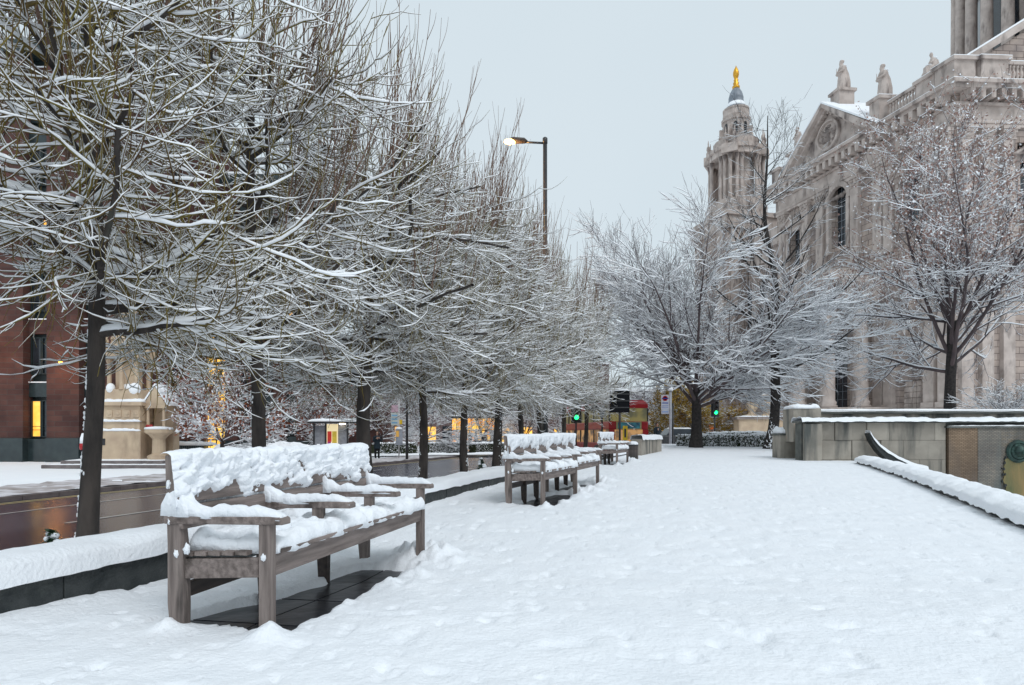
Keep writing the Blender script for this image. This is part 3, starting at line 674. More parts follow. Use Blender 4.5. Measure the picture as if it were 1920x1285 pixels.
# tall plane with one dark leader
def tall(seed, H=18):
    T = Tree(seed); rg = T.rg
    zz = np.linspace(-.3, H, 40); xx = .25 * np.sin(zz * .33) + .1 * np.sin(zz * .9); P = np.stack([xx, .2 * np.cos(zz * .4), zz], -1)[None]
    r = (.29 * (1 - .93 * np.clip(zz / H, 0, 1) ** .85) + .1 * np.exp(-np.clip(zz, 0, 9) / .3))[None]; trunkmesh(T, P, r, 12, seed)
    l, lr = grow(P, r, 30, .22, .97, (.5, .9), (3.6, 6.4), .48, 10, rg, up=.35, wob=.07, el=(.35, .95), taper=.2, lenfall=.72)
    b, br = grow(l, lr, 7, .15, .98, (.4, .9), (.8, 2.3), .5, 7, rg, up=.25, wob=.10, taper=.3, lenfall=.3, minr=.010)
    c, c_r = grow(b, br, 5, .15, 1.0, (.4, .9), (.3, .9), .6, 5, rg, up=.2, wob=.12, taper=.5, minr=.008)
    for (p, q, K, hs) in ((l, lr, 6, 1.3), (b, br, 4, 1.0), (c, c_r, 3, .7)): T.crown.append(tubes(p, q, K)); T.snow.append(snowtubes(p, q, .034 * hs, .012 * hs, rg, .42))
    mb = MB(); rn = random.Random(2)
    for q in range(260):
        z = rn.uniform(.0, 4.2); a_ = rn.gauss(4.3, .35); rad = np.interp(z, zz, r[0]); mb.ball((np.interp(z, zz, xx) + math.cos(a_) * rad, .2 + math.sin(a_) * rad, z), (rn.uniform(.015, .05), .02, rn.uniform(.02, .05)), 6, 4)
    T.snow.append((np.array(mb.v), np.array(mb.f)))
    return T
tB = tall(8); oB = tB.mk('plane_tree', {**GM, 'crown': M_DBARK}, 'tallest thin tree with one straight black leader, in front of the low snowy hedge'); oB.location = ((1446 - CX) / F * 31, 31, .35); oB.scale = (.95, .95, .90)
# big tree before the cathedral with withered leaves at the top
def leaves(T, tips, n, size, rg, zmin, name):
    A = tips.reshape(-1, 3); A = A[A[:, 2] > zmin]; i = rg.integers(0, len(A), n); C = A[i] + rg.normal(size=(n, 3)) * .10
    u = unit(rg.normal(size=(n, 3))); w = unit(np.cross(u, rg.normal(size=(n, 3)))); s = rg.uniform(.6, 1.3, n)[:, None] * size
    V = np.stack([C - u * s, C + w * s * .6, C + u * s, C - w * s * .6 - np.array([0, 0, .3]) * s], 1).reshape(-1, 3)
    return npmesh(name, V, np.arange(n * 4).reshape(-1, 4))
M_LEAFR = mat('withered_leaf', (.38, .25, .21), (.26, .15, .125), sc=1.5, rough=.7)
M_LEAFO = mat('ochre_leaf', (.30, .21, .035), (.20, .10, .02), sc=1.2, rough=.7)
M_LEAFX = mat('russet_leaf', (.34, .10, .04), (.16, .05, .03), sc=1.2, rough=.7)
def add_leaves(T, e, n, size, zmin, m, snowy=.4, name='leaves'):
    rg = T.rg
    if n: link('leaves', leaves(T, T.tips[1], n, size, rg, zmin, name), m, e, kind='stuff')
    if snowy: link('snowy_leaves', leaves(T, T.tips[1], int(n * snowy), size, rg, zmin * .8, name + '_snow'), M_SNOWF, e, kind='stuff')
tC = spreading(14, 14.8, 5.6, 7, .28, 14, .8, (.15, 1.40), .050, .010, .52)
oC = tC.mk('maple_tree', GM, 'large tree behind the fountain wall with reddish brown withered leaves in its top'); oC.location = ((1783 - CX) / F * 28, 28, 1.3); oC.rotation_euler = (0, 0, 2.2); oC.scale = (.86, .86, .84)
add_leaves(tC, oC, 17000, .060, 8.0, M_LEAFR, .55, 'maple_leaves')
# small trees and shrubs behind
def small(seed, H=6, el=(.2, 1.3), dens=.75): return spreading(seed, H, 1.3, 3, .12, 8, dens, el, .035, .009)
tS = small(3); oS = tS.mk('cherry_tree', GM, 'small russet-leaved tree across the road before the tall lit window'); oS.location = ((415 - CX) / F * 31, 31, -.5)
add_leaves(tS, oS, 2600, .075, 1.5, M_LEAFX, .9, 'cherry_leaves')
o = dup(oS, ((600 - CX) / F * 44, 44, -.5), 2.0, 'orange-brown leaved tree spreading over the bus shelter roof', scale=1.05)
tG = small(21, 7.5, (.15, 1.35), .75); oG = tG.mk('background_tree', GM, 'snowy bare tree across the road right of the bus shelter'); GG = 'snow-laden bare trees across the road'; oG['group'] = GG; oG.location = ((800 - CX) / F * 50, 50, -.5)
for (px, D, s, rz, lab) in ((715, 56, 1.1, 1, 'snowy bare tree behind the bus stop pole'), (905, 58, 1.15, 2.2, 'snowy bare tree spreading over the lit kiosk'), (985, 60, 1.1, 4, 'snowy bare tree seen between the sixth and eighth limes'),
                            (1050, 66, 1.3, 5, 'snowy bare tree behind the left green traffic light'), (660, 70, 1.5, 3, 'taller snowy tree far behind the bus shelter'), (860, 80, 1.6, .4, 'taller snowy tree far behind the kiosk'), (1150, 75, 1.4, 1.4, 'snowy tree rising behind the red bus roof'), (1222, 68, 1.2, 2.9, 'snowy tree between the red bus and the far bus stop pole'), (530, 58, 1.2, 5.3, 'snowy tree beside the low house with white windows')):
    dup(oG, ((px - CX) / F * D, D, -.5), rz, lab, GG, scale=s)
tY = small(31, 7.0, (.2, 1.3), .8); oY = tY.mk('yellow_leaved_tree', {**GM}, 'yellow-green leaved tree behind the spreading tree trunk'); oY.location = ((1300 - CX) / F * 56, 56, 0); oY.scale = (1.0, 1.0, .85)
add_leaves(tY, oY, 9000, .11, .6, M_LEAFO, 0, 'yellow_leaves')
dup(oY, ((1262 - CX) / F * 62, 62, 0), 2.2, 'second yellow-leaved tree, right beside the end of the red bus')
# snowy bush at the right edge
def bush(seed):
    T = Tree(seed); rg = T.rg; P = path([(0, 0, 0), (0, 0, .5)], 5); r = np.full((1, 5), .06); T.trunk.append(tubes(P, r, 6))
    l, lr = grow(P, r, 26, .2, 1, (.3, 1.4), (1.4, 2.2), .3, 8, rg, up=-.1, wob=.1, el=(.1, 1.4), taper=.4)
    b, br = grow(l, lr, 8, .2, 1, (.4, .9), (.4, .9), .6, 6, rg, wob=.14, taper=.5, minr=.007); c, c_r = grow(b, br, 5, .2, 1, (.4, .9), (.2, .45), .7, 4, rg, wob=.14, taper=.5, minr=.006)
    for (p, q, K) in ((l, lr, 4), (b, br, 3), (c, c_r, 3)): T.crown.append(tubes(p, q, K)); T.snow.append(snowtubes(p, q, .035, .013, rg, .15, .8))
    return T
oU = bush(4).mk('snowy_bush', GM, 'rounded bush thick with snow behind the fountain wall at the right edge', 'bush'); oU.location = ((1885 - CX) / F * 26, 26, 1.2); oU.scale = (1.0, 1.0, .78)
# hedges: many small leaves over a dark core, snow on top
def hedge(name, label, p, q, w, h, z, n, seed=1, cover=.75, group=None):
    e = empty(name, label, 'hedge', group=group); rg = np.random.default_rng(seed); p = np.array(p, float); q = np.array(q, float); d = (q - p); ln = np.linalg.norm(d); d /= ln; nn = np.array([-d[1], d[0]])
    mb = MB(); c = (p + q) / 2; mb.box((c[0], c[1], z + h * .46), (ln, w * .8, h * .86), rz=math.atan2(d[1], d[0])); mb.build('twigs', M_HEDGE, e, bevel=.08)
    def put(n, m, nm, top):
        u = rg.uniform(0, ln, n); a = rg.uniform(-.5, .5, n) * w; zz = rg.uniform(0, 1, n) * h
        fc = rg.integers(0, 3, n); a = np.where(fc == 0, -.5 * w, a); zz = np.where((fc == 1) | ((fc == 2) & top), h, zz)
        C = np.stack([p[0] + d[0] * u + nn[0] * a, p[1] + d[1] * u + nn[1] * a, z + zz], -1) + rg.normal(size=(n, 3)) * .035
        uu = unit(rg.normal(size=(n, 3))); ww = unit(np.cross(uu, rg.normal(size=(n, 3)))); s = rg.uniform(.03, .06, n)[:, None]
        V = np.stack([C - uu * s, C + ww * s * .7, C + uu * s, C - ww * s * .7], 1).reshape(-1, 3)
        link(nm, npmesh(name + nm, V, np.arange(n * 4).reshape(-1, 4)), m, e, kind='stuff')
    put(n, M_HEDGE, 'leaves', False); put(int(n * cover), M_SNOWF, 'snowy_leaves', True)
    s = MB(); snow_pad(s, (c[0], c[1], z + h), tuple(d * ln / 2) + (0,), tuple(nn * w / 2) + (0,), .10, int(ln * 5) + 6, 9, .9, seed, 5, 3.0); s.build('snow_cover', M_SNOWF, e, smooth=True)
    return e
# ================================================================== CATHEDRAL
KX, KY = 41.5, 60.0; U = (-.2425, .970); V_ = (.995, .06)
def cm(a, b, z): return (a * U[0] + b * V_[0], a * U[1] + b * V_[1], z)     # a: along the long front, b: into the building
cath = empty('cathedral', 'pale stone baroque cathedral with a pedimented front, balustrade and column drum at the right', 'building', (KX, KY, 0))
def cb(nm, boxes, m=M_STONE_P, bevel=0):
    mb = MB()
    for b in boxes: mb.bx(*b)
    return mb.map(cm).build(nm, m, cath, bevel=bevel)
LEN = 25.8; EAST = 24
# openings are real: the wall is built round them
WN = (13.2, 15.8, 22.8, 30.0)                           # tall window a0 a1 z0 z1
def wall_pieces(a0, a1, b0, b1, z0, z1, holes):
    out = []; cur = a0
    for (h0, h1, y0, y1) in sorted(holes):
        out.append((cur, h0, b0, b1, z0, z1)); out.append((h0, h1, b0, b1, z0, y0)) if y0 > z0 else None
        if y1 < z1: out.append((h0, h1, b0, b1, y1, z1))
        cur = h1
    out.append((cur, a1, b0, b1, z0, z1)); return [o for o in out if o and o[1] > o[0] and o[5] > o[4]]
LOWH = [(3.6, 6.2, 3.6, 6.6), (10.6, 12.0, 8.0, 14.0), (13.4, 16.6, 4.2, 12.6), (20, 21.4, 5, 12)]
cb('wall', wall_pieces(.0, LEN, 0, 1.0, 0, 17.2, LOWH) + wall_pieces(0, LEN, 0, 1.0, 17.2, 33.2, [(3.6, 6.0, 22.5, 29), WN, (21.0, 23.2, 22.5, 29)]), M_STONE)
cb('wall', [(1.01, LEN - .5, 2.5, EAST, 0, 33.0)], M_STONE_D)
cb('wall', wall_pieces(0.0, 1, 1, EAST, 0, 17.2, []) + [(0, 1, 1, 6.2, 17.2, 33.2), (0, 1, 8.8, EAST, 17.2, 33.2), (0, 1, 6.2, 8.8, 17.2, 22.0), (0, 1, 6.2, 8.8, 28.6, 33.2)], M_STONE)
# window glazing set back in the openings
for (a0, a1, z0, z1) in LOWH[1:] + [(3.6, 6.0, 22.5, 29), WN, (21.0, 23.2, 22.5, 29)]:
    w = cb('window', [(a0, a1, .72, .78, z0, z1)], M_GLASS); mb = MB()
    for k in range(1, 4): mb.bx(a0 + (a1 - a0) * k / 4 - .03, a0 + (a1 - a0) * k / 4 + .03, .66, .72, z0, z1)
    for k in range(1, 9): mb.bx(a0, a1, .67, .715, z0 + (z1 - z0) * k / 9 - .03, z0 + (z1 - z0) * k / 9 + .03)
    mb.map(cm).build('frame', M_LEAD, w)
w = cb('window', [(.72, .78, 6.2, 8.8, 22.0, 28.6)], M_GLASS)
# arched blocked opening with square blocks low on the wall
w = cb('blocked_window', [(3.6, 6.2, .55, .70, 3.6, 6.6)], M_STONE_P)
for i in range(5):
    for j in range(5): MB().bx(3.63 + i * .52, 3.63 + i * .52 + .47, .42, .56, 3.65 + j * .58, 3.65 + j * .58 + .52).map(cm).build('block', M_STONE_P, w, bevel=.03)
# plinth, string courses, cornices (stepped profiles, butted above each other)
def course(z0, prof, m=M_STONE_P, a0=-.0, a1=LEN, ext=0.):
    mb = MB(); z = z0
    for h, pr in prof:
        pr += ext
        mb.bx(a0 - pr, a1 + pr, -pr, -.003, z, z + h); mb.bx(a0 - pr, a0 - .003, -.003, EAST, z, z + h); z += h
    return mb.map(cm).build('cornice', m, cath)
course(0, [(3.0, .55), (.35, .7), (.3, .45)])
course(15.2, [(.35, .25), (.9, .15), (.25, .4), (.35, .75), (.35, 1.0)])
course(18.0, [(1.6, .18), (.25, .35)])
course(29.9, [(.3, .25), (.28, .32), (1.35, .12), (.3, .35)])
course(33.0, [(.35, 1.25), (.35, 1.55)])
# modillion brackets under the top cornice
br = MB().bx(-.22, .22, -1.15, .0, -.0, .85).map(cm).build('bracket', M_STONE_P, cath); n = 0
bp_ = []
for i in range(26): bp_.append(cm(.5 + i * 1.0, -.12, 32.14))
br.location = bp_[0]
for p in bp_[1:]: piece(br, cath, p)
br2 = MB().bx(-1.15, 0, -.22, .22, 0, .85).map(cm).build('bracket', M_STONE_P, cath); br2.location = cm(-.12, .6, 32.14)
for i in range(1, 13): piece(br2, cath, cm(-.12, .6 + i * 1.0, 32.14))
# pilasters with bases and capitals, in pairs, both storeys, both sides
def pil(zb, zt, w=1.15, d=.42):
    mb = MB(); mb.bx(-w / 2, w / 2, -d, -.003, zb + .5, zt - 1.2); mb.bx(-w * .62, w * .62, -d - .14, -.003, zb, zb + .5)
    for k, (e, h) in enumerate(((.08, .12), (.04, .5), (.12, .28), (.24, .30))): 
        z = zt - 1.2 + (0, .12, .62, .90)[k]; mb.bx(-w / 2 - e, w / 2 + e, -d - e, -.003, z, z + h)
    rn = random.Random(3)
    for q in range(10): mb.box((rn.uniform(-w * .5, w * .5), -d - .12, zt - rn.uniform(.45, 1.0)), (.22, .2, .26), rz=rn.uniform(0, 1), rx=rn.uniform(-.4, .4))
    return mb
pA = [.8, 2.4, 7.3, 8.7, 11.9, 17.4, 20.0, 24.3]
for zb, zt in ((20.05, 29.88), (3.66, 15.18)):
    mesh = pil(zb, zt).map(cm).build('pilaster', M_STONE_P, cath); mesh.location = cm(pA[0], 0, 0)
    for a in pA[1:]: piece(mesh, cath, cm(a, 0, 0))
    mb = pil(zb, zt); mb.v = [(y, -x, z) for x, y, z in mb.v]; mesh = mb.map(cm).build('pilaster', M_STONE_P, cath); mesh.location = cm(0, .9, 0)
    for b in (2.9, 5.0, 10.0, 12.2): piece(mesh, cath, cm(0, b, 0))
# window surrounds with little pediments
def aedi(a, z0, z1, w, east=False, m=M_STONE_P):
    mb = MB(); mb.bx(a - w / 2 - .45, a - w / 2 - .05, -.32, -.003, z0 - .3, z1 + .3); mb.bx(a + w / 2 + .05, a + w / 2 + .45, -.32, -.003, z0 - .3, z1 + .3)
    mb.bx(a - w / 2 - .7, a + w / 2 + .7, -.45, -.003, z0 - .75, z0 - .302); mb.bx(a - w / 2 - .6, a + w / 2 + .6, -.4, -.003, z1 + .302, z1 + .85)
    mb.prism([(a - w / 2 - .95, z1 + .85), (a + w / 2 + .95, z1 + .85), (a, z1 + 2.1)], -.62, -.003)
    mb.prism([(a - w / 2 - 1.1, z1 + .852), (a - w / 2 - .75, z1 + .852), (a, z1 + 2.12), (a, z1 + 2.4)], -.85, -.30); mb.prism([(a + w / 2 + 1.1, z1 + .852), (a, z1 + 2.4), (a, z1 + 2.12), (a + w / 2 + .75, z1 + .852)], -.85, -.30)
    if east: mb.v = [(y, x, z) for x, y, z in mb.v]
    return mb.map(cm).build('window_surround', m, cath)
aedi(4.8, 22.5, 26.6, 2.4); aedi(22.1, 22.5, 26.6, 2.2); aedi(7.5, 22.0, 26.4, 2.6, True); aedi(11.3, 8, 13, 1.4)
mb = MB()                                              # arched head and carved swags round the tall window
for k in range(13):
    a_ = math.pi * k / 12; mb.box((14.5 + 1.75 * math.cos(a_), -.2, 28.2 + 1.75 * math.sin(a_)), (.55, .5, .5), ry=-a_)
mb.bx(12.7, 13.15, -.4, -.003, 22.2, 28.2); mb.bx(15.85, 16.3, -.4, -.003, 22.2, 28.2)
mb.map(cm).build('window_surround', M_STONE_P, cath)
mb = MB(); rn = random.Random(7)
for (a0, a1) in ((2.9, 6.9), (9.2, 11.5), (12.4, 17), (17.9, 19.6), (20.4, 23.8)):
    for q in range(26):
        t = rn.random(); sag = math.sin(math.pi * t) * .7
        mb.ball((a0 + (a1 - a0) * t, -.12, 29.3 - sag + rn.uniform(-.15, .15)), (.28, .22, .24), 6, 4)
mb.map(cm).build('carved_swags', M_STONE_D, cath)
# mullioned relief and pediment
P0, P1, PZ, PH = 8.3, 21.6, 33.72, 5.5; pm = (P0 + P1) / 2
MB().prism([(P0 + .9, PZ), (P1 - .9, PZ), (pm, PZ + PH - .6)], -.9, 9.0).map(cm).build('pediment', M_STONE_P, cath)
mb = MB()
for sgn, e in ((1, P0), (-1, P1)):
    for (w0, w1, y) in ((.0, .45, -2.0), (.45, .8, -1.5)):
        mb.prism([(e - sgn * .9, PZ + 0.02 - 0 + .0 + (.75 - w0) * .0), (pm, PZ + PH + .3 - w0), (pm, PZ + PH + .3 - w1), (e - sgn * .9 + sgn * (w1 * 1.3 + .6), PZ)] if w0 == 0 else
                 [(e + sgn * .0, PZ + .02), (pm, PZ + PH - .15), (pm, PZ + PH - .5), (e + sgn * .9, PZ + .01)], y, 9.3)
mb.map(cm).build('raking_cornice', M_STONE_P, cath)
for sgn, e in ((1, P0), (-1, P1)):                      # dentil blocks under the rake
    for k in range(1, 13):
        t = k / 13; a = e + (pm - e) * t; MB().box((a, -1.25, PZ + (PH - .62) * t + .1), (.32, .6, .4), ry=-sgn * .73).map(cm).build('bracket', M_STONE_P, cath)
mb = MB(); mb.lathe((0, 0, 0), [(1.75, 0), (1.75, .35), (1.5, .4), (1.5, .1)], 28)
mb.v = [(pm + x, -.9 - z, PZ + 2.15 + y) for x, y, z in mb.v]; mb.map(cm).build('roundel', M_STONE_P, cath)
mb = MB(); rn = random.Random(11)
for q in range(34):
    a_ = rn.uniform(0, 6.28); rr = rn.uniform(0, 1.25); mb.ball((pm + rr * math.cos(a_), -1.0, PZ + 2.15 + rr * math.sin(a_)), (rn.uniform(.12, .4), .25, rn.uniform(.12, .42)), 6, 4)
mb.map(cm).build('carved_relief', M_STONE_D, cath)
for sgn, e in ((1, P0), (-1, P1)):
    s = MB(); z0 = PZ + .15; z1 = PZ + PH + .32
    s.add([(e - sgn * .9, -2.02, z0 + .0), (pm, -2.02, z1), (pm, 9.3, z1), (e - sgn * .9, 9.3, z0), (e - sgn * .9, -2.02, z0 + .22), (pm, -2.02, z1 + .22), (pm, 9.3, z1 + .22), (e - sgn * .9, 9.3, z0 + .22)],
          [(0, 1, 2, 3), (4, 5, 6, 7), (0, 1, 5, 4), (1, 2, 6, 5), (2, 3, 7, 6), (3, 0, 4, 7)])
    s.map(cm).build('snow_cover', M_SNOWF, cath)
# parapet: solid dies and balusters
PAR = 33.7
def die(a0, a1, b0, b1, h=2.3):
    cb('parapet', [(a0, a1, b0, b1, PAR, PAR + .45), (a0 + .12, a1 - .12, b0 + .12, b1 - .12, PAR + .45, PAR + h - .35), (a0 - .1, a1 + .1, b0 - .1, b1 + .1, PAR + h - .35, PAR + h)])
    s = MB(); s.bx(a0 - .08, a1 + .08, b0 - .08, b1 + .08, PAR + h + .002, PAR + h + .07); s.map(cm).build('snow_cover', M_SNOWF, cath)
die(-1.0, 1.3, -1.0, 1.3); die(-1.2, -.1, 1.42, 4.3); die(1.42, 3.7, -.7, .6); die(7.4, 9.0, -1.2, 1.0, 3.0); die(20.9, 22.2, -1.2, 1.0, 3.0); die(24.4, 26, -.8, .8)
die(-.9, .3, 10.2, 12.0)
bal = MB().lathe((0, 0, 0), [(.17, 0), (.17, .14), (.09, .2), (.19, .5), (.17, .75), (.075, 1.1), (.12, 1.18), (.16, 1.22), (.16, 1.42)], 8).build('baluster', M_STONE_P, cath, smooth=True); fst = True
def balrun(a0, b0, a1, b1, n):
    global fst
    for k in range(n):
        t = (k + .5) / n; p = cm(a0 + (a1 - a0) * t, b0 + (b1 - b0) * t, PAR + .46)
        if fst: bal.location = p; fst = False
        else: piece(bal, cath, p)
    al = a1 > a0 + .1; w = .25
    for z0, z1, m, nm in ((PAR, PAR + .45, M_STONE_P, 'balustrade_base'), (PAR + 1.885, PAR + 2.2, M_STONE_P, 'handrail'), (PAR + 2.205, PAR + 2.27, M_SNOWF, 'snow_cover')):
        if al: cb(nm, [(a0, a1, b0 - w, b0 + w, z0, z1)], m)
        else: cb(nm, [(a0 - w, a0 + w, b0, b1, z0, z1)], m)
balrun(3.82, -.2, 7.28, -.2, 9); balrun(-.4, 4.42, -.4, 10.1, 15); balrun(22.3, -.2, 24.3, -.2, 5); balrun(-.4, 12.1, -.4, 18, 14)
cb('snow_cover', [(-1.5, LEN + 1.5, -1.5, -.75, 33.702, 33.78)], M_SNOWF); cb('snow_cover', [(-1.5, -.95, -.74, EAST, 33.702, 33.78)], M_SNOWF)
# gable rising behind the east parapet, with its coping
MB().prism([(4.2, 33), (30, 33), (30, 42), (16.5, 45.0), (4.2, 37.4)], 3.0, 4.0, 'yz').map(cm).build('roof_gable', M_STONE, cath)
MB().prism([(2.9, 36.9), (16.5, 45.3), (30, 41.9), (30, 42.6), (16.5, 46.2), (2.9, 37.6)], 2.5, 4.3, 'yz').map(cm).build('gable_coping', M_STONE_P, cath)
MB().prism([(2.9, 37.62), (16.5, 46.22), (16.5, 46.4), (2.9, 37.8)], 2.5, 4.3, 'yz').map(cm).build('snow_cover', M_SNOWF, cath)
cb('vent_slot', [(2.96, 3.0, 11.0, 11.25, 37.4, 38.3)], M_METAL)
# drum of the dome with its ring of columns
dr = MB().lathe((0, 0, 0), [(14.3, 20), (14.3, 78)], 48).build('drum', M_STONE_P, cath); dcx, dcy = 87.5 - KX, 96.0 - KY; dr.location = (dcx, dcy, 3.5)
MB().lathe((0, 0, 0), [(18.3, 44), (18.3, 47.9), (19.0, 48.1), (19.0, 48.9), (18.2, 49.0)], 48).build('base_ring', M_STONE_P, dr)
c0 = None; prof = [(1.15, 49.0), (1.15, 49.35), (.98, 49.4), (1.05, 49.7), (.84, 49.95), (.82, 55), (.72, 70.0), (.8, 70.2), (.78, 70.6), (1.1, 71.5), (1.15, 72)]
for k in range(32):
    a_ = 2 * math.pi * (k + .35) / 32; p = (17.2 * math.cos(a_), 17.2 * math.sin(a_), 0)
    if c0 is None: c0 = MB().lathe((0, 0, 0), prof, 14).build('column', M_STONE_P, dr, smooth=True); c0.location = p
    else: piece(c0, dr, p)
MB().lathe((0, 0, 0), [(14.4, 72), (18.2, 72), (18.2, 73.5), (19.2, 74), (19.2, 75.2), (14.4, 75.2)], 48).build('entablature', M_STONE_P, dr)
wn = None
for k in range(32):
    a_ = 2 * math.pi * (k + .85) / 32
    q = MB().bx(-.15, .10, -.8, .8, 52, 68) if wn is None else None
    if wn is None: wn = q.build('drum_window', M_GLASS, dr); wn.location = (14.32 * math.cos(a_), 14.32 * math.sin(a_), 0); wn.rotation_euler = (0, 0, a_)
    else: piece(wn, dr, (14.32 * math.cos(a_), 14.32 * math.sin(a_), 0), a_)
# semicircular portico at the foot of the long front
PC = cm(15.0, 0, 0); pc = PC
mb = MB(); mb.lathe((0, 0, 0), [(8.6, 0), (8.6, 2.9), (8.4, 2.9), (8.4, 3.4), (8.2, 3.4), (8.2, 3.9)], 40); mb.v = [(x + pc[0], y + pc[1], z) for x, y, z in mb.v]; mb.build('portico_steps', M_STONE_P, cath)
prof = [(1.0, 3.9), (1.0, 4.15), (.86, 4.2), (.92, 4.5), (.76, 4.7), (.76, 8), (.64, 13.2), (.72, 13.3), (.70, 13.6), (.95, 14.5), (1.0, 14.9)]
c1 = None; outd = math.atan2(-V_[1], -V_[0])
for k in range(7):
    a_ = outd + R(-78 + 26 * k); p = (pc[0] + 7.0 * math.cos(a_), pc[1] + 7.0 * math.sin(a_), 0)
    if c1 is None: c1 = MB().lathe((0, 0, 0), prof, 16).build('column', M_STONE_P, cath, smooth=True); c1.location = p
    else: piece(c1, cath, p)
mb = MB(); mb.lathe((0, 0, 0), [(6.2, 14.9), (7.9, 14.9), (7.9, 16.4), (8.6, 16.8), (8.6, 17.4), (7.8, 17.6), (5, 19.2), (.5, 20.0)], 40); mb.v = [(x + pc[0], y + pc[1], z) for x, y, z in mb.v]; mb.build('portico_roof', M_STONE_P, cath)
lm = MB(); lm.lathe((pc[0] - 5.2, pc[1] - 3.4, 9.3), [(.05, 0), (.3, .2), (.42, 1.0), (.3, 1.3), (.05, 1.7)], 8); lm.tube([(pc[0] - 5.2, pc[1] - 3.4, 11), (pc[0] - 5.2, pc[1] - 3.4, 15)], .04, 5); lm.build('hanging_lantern', M_METAL, cath)
# nave side beyond
nv = MB(); 
def nx_(D, off=0): return (68.5 - .25 * D + off - KX, D - KY)
q0, q1 = nx_(84), nx_(118)
def nbox(t0, t1, o0, o1, z0, z1):
    p = [nx_(84 + 34 * t0, o0), nx_(84 + 34 * t1, o0), nx_(84 + 34 * t1, o1), nx_(84 + 34 * t0, o1)]
    return [(*a, z0) for a in p] + [(*a, z1) for a in p]
BF = [(3, 2, 1, 0), (4, 5, 6, 7), (0, 1, 5, 4), (1, 2, 6, 5), (2, 3, 7, 6), (3, 0, 4, 7)]
nv.add(nbox(0, 1, 0, 20, 0, 31), BF); nv.build('wall', M_STONE, cath)
nv = MB()
for z0, z1, e in ((0, 3.4, .6), (15.5, 17, .7), (29.4, 31.2, .5), (31.22, 32.2, 1.3)): nv.add(nbox(0, 1.02, -e, -.003, z0, z1), BF)
nv.build('cornice', M_STONE_P, cath)
nv = MB()
for k in range(10):
    for z0, z1 in ((3.42, 15.45), (17.02, 29.35)): nv.add(nbox(k * .1 + .01, k * .1 + .035, -.4, -.003, z0, z1), BF)
nv.build('pilaster', M_STONE_P, cath)
for k in range(9):
    for z0, z1 in ((7, 12), (19.5, 26)):
        MB().add(nbox(k * .1 + .055, k * .1 + .085, -.12, -.004, z0, z1), BF).build('window', M_GLASS, cath)
nv = MB(); nv.add(nbox(0, 1.0, -.7, -.1, 32.22, 34.2), BF); nv.build('parapet', M_STONE_P, cath)
nv = MB(); nv.add(nbox(0, 1.0, -.7, -.1, 34.21, 34.3), BF); nv.build('snow_cover', M_SNOWF, cath)
for D in (88, 92, 99): x, y = nx_(D, -.4); MB().lathe((x, y, 34.2), [(.8, 0), (.8, 1.2), (.45, 1.3), (.75, 2.0), (.7, 2.5), (.25, 2.9), (.3, 3.2), (.08, 3.9)], 8).build('stone_urn', M_STONE_P, cath)
# ------------------------------------------------------------------ bell tower
tw = empty('bell_tower', 'baroque stone bell tower with lead cap and golden pineapple finial, beyond the bare trees', 'tower', (40.6, 116, 0), rz=R(14)); tw.scale = (.85, .85, 1)
def tl(nm, prof, m, n=16, sm=False, rot=0.): o = MB().lathe((0, 0, 0), prof, n).build(nm, m, tw, smooth=sm); o.rotation_euler = (0, 0, rot); return o
MB().bx(-6.2, 6.2, -6.2, 6.2, 0, 38).build('tower_base', M_STONE, tw)
for z0, z1, e in ((17, 18.2, .5), (36.5, 38.6, .6), (38.61, 39.4, 1.1)): MB().bx(-6.2 - e, 6.2 + e, -6.2 - e, 6.2 + e, z0, z1).build('cornice', M_STONE_P, tw)
for s in (-1, 1):
    MB().bx(s * 4.5 - .8, s * 4.5 + .8, -6.6, -6.205, 18.3, 36.4).build('pilaster', M_STONE_P, tw); MB().bx(-6.6, -6.205, s * 4.5 - .8, s * 4.5 + .8, 18.3, 36.4).build('pilaster', M_STONE_P, tw)
MB().bx(-1.3, 1.3, -6.26, -6.205, 22, 32).build('window', M_GLASS, tw); MB().bx(-6.26, -6.205, -1.3, 1.3, 22, 32).build('window', M_GLASS, tw)
tl('stage_base', [(6.3, 39.41), (6.3, 41.6), (6.0, 41.7), (6.0, 42.4)], M_STONE_P, 24)
tl('tower_core', [(3.7, 42), (3.7, 51)], M_STONE_P, 16)
for k in range(4):                                     # dark arched openings of the belfry
    a_ = R(45 * 0 + 90 * k); MB().bx(-.0, .08, -.85, .85, 43.2, 49.0).build('belfry_opening', M_METAL, tw); o = tw.children[-1]; o.location = (3.72 * math.cos(a_), 3.72 * math.sin(a_), 0); o.rotation_euler = (0, 0, a_)
col = None
for k in range(4):
    for da in (-31, -20, 20, 31, 45) if True else ():
        a_ = R(90 * k + da); r = 5.5 if da == 45 else 5.0; p = (r * math.cos(a_), r * math.sin(a_), 0)
        if col is None: col = MB().lathe((0, 0, 0), [(.52, 42.4), (.52, 42.7), (.38, 42.8), (.33, 49.0), (.36, 49.1), (.5, 50.0), (.52, 50.3)], 10).build('column', M_STONE_P, tw, smooth=True); col.location = p
        else: piece(col, tw, p)
for k in range(4):
    a_ = R(90 * k + 45); MB().box((5.2 * math.cos(a_), 5.2 * math.sin(a_), 51.1), (2.4, 3.2, 1.55), rz=a_).build('entablature', M_STONE_P, tw)
    for w in (-.9, .9): MB().lathe((5.6 * math.cos(a_) - w * math.sin(a_), 5.6 * math.sin(a_) + w * math.cos(a_), 51.9), [(.45, 0), (.45, .9), (.22, 1.0), (.4, 1.5), (.36, 1.9), (.12, 2.2), (.14, 2.6), (.04, 3.2)], 8).build('finial_urn', M_STONE_P, tw)
